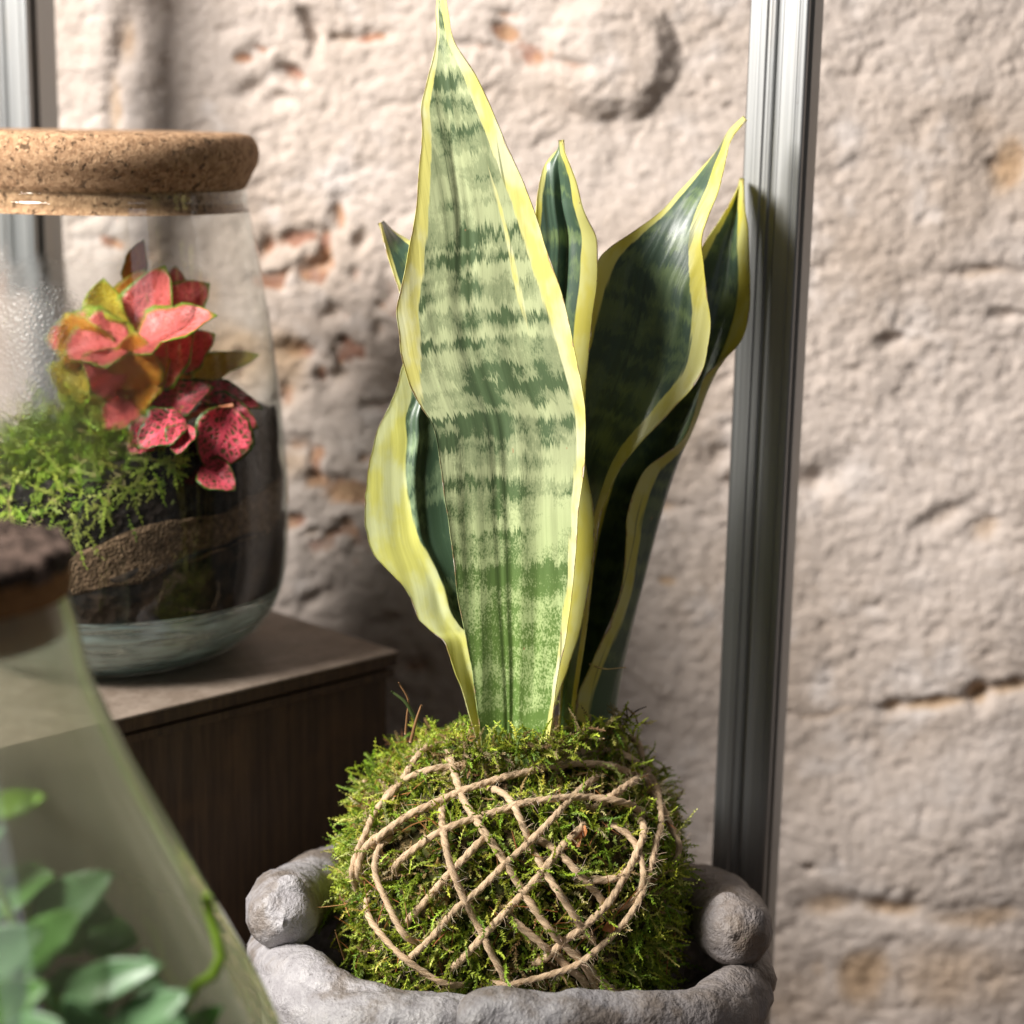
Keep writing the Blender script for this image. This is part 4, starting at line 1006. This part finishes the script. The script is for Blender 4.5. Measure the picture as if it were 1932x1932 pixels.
    return m.done(m.mixsh(m.math('MULTIPLY_ADD', m.step(mgn, -.02, .03), .30, .03), a, tr))

YEL = (.80, .76, .24)
L_PALE = leaf_material('pale_banded_leaf', (.45, .50, .27), (.066, .105, .044), .52, YEL, .42)
L_DARK = leaf_material('dark_banded_leaf', (.15, .215, .09), (.045, .082, .052), .475, (.74, .68, .13), .36, oft=3.7)
L_MID = leaf_material('mid_banded_leaf', (.20, .28, .15), (.035, .068, .036), .46, (.60, .60, .16), .40, oft=8.1)
plant = thing('snake_plant', 'tall variegated snake plant with yellow-edged banded leaves growing from the moss ball', 'plant', tuple(P(985, 1425, .845)))

def snake_leaf(rails, tL, tR, mat, thick=.0026, nr=170, nc=61, seed=0, midback=None, rag=.0009, label=None, folds=(), stripe=None):
    """rails: list of picture polylines [(px, py, Y)], tip to base, across the leaf from its left to its right edge"""
    rs = [catmull(r, nr) for r in rails]                               # even spacing in the picture
    R3 = [np.array([P(*q) for q in r]) for r in rs]
    t = np.linspace(0, 1, nr)
    if len(R3) == 2:
        mid = (R3[0] + R3[1]) / 2
        mb = np.interp(t, *zip(*midback)) if midback else np.full(nr, .012)
        mid[:, 1] += mb; R3 = [R3[0], mid, R3[1]]
    k = len(R3); un = np.linspace(-1, 1, k); uu = np.sin(np.linspace(-np.pi / 2, np.pi / 2, nc)) * .45 + np.linspace(-1, 1, nc) * .55
    uu /= uu.max()
    G = np.zeros((nr, nc, 3))
    for i in range(k):
        w = np.ones(nc)
        for j in range(k):
            if j != i: w *= (uu - un[j]) / (un[i] - un[j])
        G += R3[i][:, None] * w[None, :, None]
    # slightly ragged edges, soft lengthwise folds
    du = np.gradient(G, axis=1); dvv = np.gradient(G, axis=0)
    nm = np.cross(du, dvv); nm /= np.linalg.norm(nm, axis=2)[..., None] + 1e-9
    width = np.linalg.norm(np.diff(G, axis=1), axis=2).sum(1)
    s = np.concatenate([[0], np.cumsum(np.linalg.norm(np.diff(R3[k // 2], axis=0), axis=1))])
    sL = np.stack([s * 55, 0 * s, 0 * s + seed], 1)
    ragL = (fbm(sL, 4, 500 + seed) - .5); ragR = (fbm(sL + 50, 4, 600 + seed) - .5)
    ed = np.clip((np.abs(uu) - .8) / .2, 0, 1) ** 2
    sidev = du / (np.linalg.norm(du, axis=2)[..., None] + 1e-9)
    taper = np.clip(width / .03, 0, 1)
    G += sidev * (np.where(uu < 0, 1, -1)[None] * ed[None] * np.where(uu[None] < 0, ragL[:, None], ragR[:, None]) * rag * 2 * taper[:, None])[..., None]
    q = np.stack([np.broadcast_to(uu[None] * width[:, None] * 90, (nr, nc)), np.broadcast_to(s[:, None] * 9, (nr, nc)), np.full((nr, nc), seed * 3.3)], -1)
    G += nm * ((fbm(q, 2, 700 + seed) - .5) * .0013 * taper[:, None])[..., None]
    for u0, w0, dep, t0, t1 in folds:
        G += nm * (dep * np.exp(-((uu - u0) / w0) ** 2)[None] * (np.clip((t - t0) / .12, 0, 1) * np.clip((t1 - t) / .12, 0, 1))[:, None])[..., None]
    th_ = thick * (np.clip(1 - np.abs(uu) ** 3.0, .16, 1))[None] * np.clip(width / .02, .3, 1)[:, None]
    A = G + nm * th_[..., None] * .5; B = G - nm * th_[..., None] * .5
    V = np.vstack([A.reshape(-1, 3), B.reshape(-1, 3)]); n0 = nr * nc
    f = grid_faces(nr, nc)
    rimi = np.concatenate([np.arange(nc), np.arange(1, nr) * nc + nc - 1, n0 - 2 - np.arange(nc - 1), np.arange(nr - 2, 0, -1) * nc])
    rj = np.roll(rimi, -1); sf = np.stack([rimi, rimi + n0, rj + n0, rj], 1)
    U = np.broadcast_to(uu[None], (nr, nc)); tl_, trr = np.interp(t, *zip(*tL)), np.interp(t, *zip(*tR))
    mar = np.maximum(-U - tl_[:, None], U - trr[:, None])
    if stripe:
        mar = np.maximum(mar, stripe[1] * np.clip(np.minimum(t - stripe[2], (stripe[3] - t) * .6) / .08, -1, 1)[:, None] - np.abs(U - stripe[0] - .16 * (t[:, None] - stripe[2])))
    luv = np.stack([U * width[:, None] * .5, np.broadcast_to(s[:, None], (nr, nc)), np.full((nr, nc), seed * 1.7)], -1).reshape(-1, 3)
    at = {'luv': np.vstack([luv, luv]), 'mar': np.tile(mar.ravel(), 2), 'edge': np.tile(np.abs(U).ravel(), 2)}
    o = mesh('leaf', V, [f, f[:, ::-1] + n0, sf[:, ::-1]], mat, plant, True, at)
    if label: o['label'] = label
    return o
def rail(pts, Y0, Y1=None):
    n = len(pts); Y1 = Y0 if Y1 is None else Y1
    return [(x, y, Y0 + (Y1 - Y0) * i / (n - 1)) for i, (x, y) in enumerate(pts)]

AL = [(827, -40), (822, 20), (823, 80), (806, 151), (794, 202), (795, 252), (790, 324), (785, 396), (777, 450), (761, 522), (748, 583), (753, 630), (757, 670), (774, 724), (794, 765), (815, 802), (827, 852), (839, 950), (852, 1037), (864, 1131), (876, 1193), (885, 1243), (897, 1304), (905, 1366), (909, 1411), (912, 1470)]
AR = [(836, -40), (846, 25), (857, 78), (894, 137), (920, 191), (945, 252), (970, 310), (992, 360), (1013, 414), (1035, 479), (1056, 540), (1073, 605), (1083, 655), (1092, 700), (1102, 769), (1103, 823), (1101, 893), (1092, 975), (1088, 1041), (1082, 1111), (1070, 1181), (1062, 1239), (1049, 1304), (1037, 1378), (1029, 1428), (1024, 1475)]
snake_leaf([rail(AL, .836, .822), rail(AR, .830, .820)], [(0, .3), (.05, .5), (.08, .8), (.1, .72), (.3, .78), (.40, .74), (.47, .78), (.53, .95), (.56, 1.02), (1, 1.02)],
           [(0, -.3), (.05, .35), (.1, .55), (.2, .66), (.35, .72), (.45, .80), (.55, .885), (.8, .90), (1, .93)], L_PALE, seed=1, midback=[(0, .001), (.1, .003), (.4, .007), (.7, .007), (1, .006)], label='broad pale green leaf with dark bands and yellow edges', folds=[(-.24, .05, .0008, .15, 1.1), (-.08, .06, .0008, .2, 1.1), (.42, .12, .0009, .3, .95), (.12, .09, -.0006, .35, 1.1)], stripe=(.47, .028, .22, .50), thick=.0036)
BL = [(800, 610), (775, 650), (757, 695), (738, 760), (715, 800), (707, 840), (692, 890), (687, 940), (694, 1000), (705, 1040), (735, 1078), (765, 1118), (787, 1165), (815, 1195), (835, 1212), (850, 1250), (870, 1300), (885, 1350), (903, 1412), (912, 1470)]
BR = [(806, 605), (850, 640), (900, 700), (940, 770), (965, 850), (975, 950), (975, 1050), (960, 1150), (945, 1250), (930, 1350), (922, 1412), (920, 1470)]
snake_leaf([rail(BL, .866, .826), rail(BR, .874, .838)], [(0, .3), (.12, .62), (.3, .50), (.5, .36), (.65, .34), (.8, .30), (.9, -.2), (1, -.6)], [(0, .8), (1, .8)], L_MID, seed=2, midback=[(0, .001), (.4, .003), (.8, .003), (1, .003)], rag=.0022, folds=[(-.35, .07, -.004, .1, .9)], label='leaf with a broad yellow-green left edge and dried rim')
GL = [(717, 420), (727, 465), (744, 520), (757, 560), (775, 640), (800, 760), (850, 1000), (900, 1300), (915, 1430)]
GR = [(720, 420), (745, 438), (772, 452), (803, 475), (835, 560), (865, 700), (895, 1000), (920, 1300), (930, 1430)]
snake_leaf([rail(GL, .892, .85), rail(GR, .918, .85)], [(0, .7), (.1, .86), (1, .9)], [(0, .3), (.1, .55), (1, .8)], L_DARK, seed=3, midback=[(0, .001), (.3, .006), (1, .004)], label='narrow dark leaf with only its pointed tip in sight')
CL = [(1057, 264), (1054, 280), (1027, 314), (1016, 361), (1012, 404), (1005, 480), (1000, 600), (1000, 760), (1010, 900), (1015, 1037), (1010, 1160), (1005, 1280), (1010, 1400), (1012, 1440)]
CR = [(1060, 264), (1066, 289), (1088, 343), (1102, 397), (1124, 444), (1128, 487), (1126, 541), (1118, 595), (1113, 649), (1108, 703), (1103, 760), (1100, 830), (1108, 900), (1119, 960), (1119, 1037), (1103, 1160), (1074, 1255), (1049, 1325), (1040, 1385), (1036, 1440)]
snake_leaf([rail(CL, .900, .845), rail(CR, .880, .838)], [(0, .2), (.04, .7), (.1, .82), (1, .85)], [(0, .2), (.04, .7), (.12, .68), (.2, .52), (.4, .55), (.6, .4), (.75, 0), (1, 0)], L_DARK, seed=4, midback=[(0, .001), (.1, .008), (.5, .014), (1, .006)], folds=[(0.0, .10, .006, 0.0, .6)], label='dark banded leaf with a deep centre fold')
DL = [(1406, 221), (1378, 246), (1354, 282), (1315, 325), (1279, 364), (1243, 404), (1192, 440), (1149, 469), (1125, 500), (1103, 580), (1085, 700), (1080, 850), (1085, 1000), (1080, 1100), (1068, 1200), (1058, 1300), (1052, 1400), (1050, 1440)]
DR = [(1408, 226), (1381, 262), (1369, 307), (1356, 361), (1336, 411), (1325, 451), (1329, 505), (1334, 559), (1340, 606), (1336, 649), (1325, 696), (1304, 732), (1275, 764), (1243, 800), (1199, 847), (1167, 890), (1148, 930), (1131, 975), (1123, 1016), (1116, 1100), (1105, 1200), (1090, 1300), (1078, 1400), (1075, 1440)]
snake_leaf([rail(DL, .915, .858), rail(DR, .890, .846)], [(0, .2), (.06, .55), (.2, .80), (.28, .72), (.4, .78), (1, .85)], [(0, -.6), (.06, .1), (.12, .35), (.25, .66), (.4, .76), (.55, .66), (.62, .70), (1, .78)], L_DARK, seed=5, midback=[(0, .001), (.15, .002), (.4, .005), (.75, .008), (1, .006)], label='large dark glossy leaf with a wavy yellow right edge')
EL = [(1399, 336), (1383, 372), (1358, 415), (1329, 458), (1290, 530), (1240, 650), (1190, 780), (1150, 900), (1120, 1050), (1100, 1200), (1085, 1321), (1080, 1420)]
EM = [(1400, 337), (1386, 400), (1365, 470), (1340, 560), (1305, 660), (1262, 780), (1216, 900), (1180, 1000), (1152, 1100), (1130, 1200), (1120, 1300), (1115, 1420)]
ES = [(1401, 337), (1399, 400), (1392, 470), (1385, 560), (1362, 650), (1322, 750), (1286, 840), (1256, 930), (1232, 1010), (1212, 1080), (1193, 1150), (1178, 1222), (1166, 1288), (1158, 1354), (1154, 1430)]
ER = [(1402, 337), (1405, 386), (1412, 429), (1414, 487), (1415, 559), (1410, 606), (1396, 645), (1365, 678), (1333, 706), (1320, 739), (1307, 789), (1286, 832), (1253, 858), (1217, 886), (1195, 930), (1182, 975), (1181, 1016), (1175, 1099), (1160, 1152), (1140, 1201), (1111, 1263), (1090, 1321), (1084, 1420)]
snake_leaf([rail(EL, .934, .872), rail(EM, .936, .886), rail(ES, .930, .880), rail(ER, .922, .852)], [(0, .8), (1, .9)], [(0, -.5), (.06, .3), (.15, .52), (.3, .50), (.42, .62), (.5, .84), (1, .90)], L_DARK, seed=6, label='dark folded leaf leaning towards the metal upright')
adopt(plant)
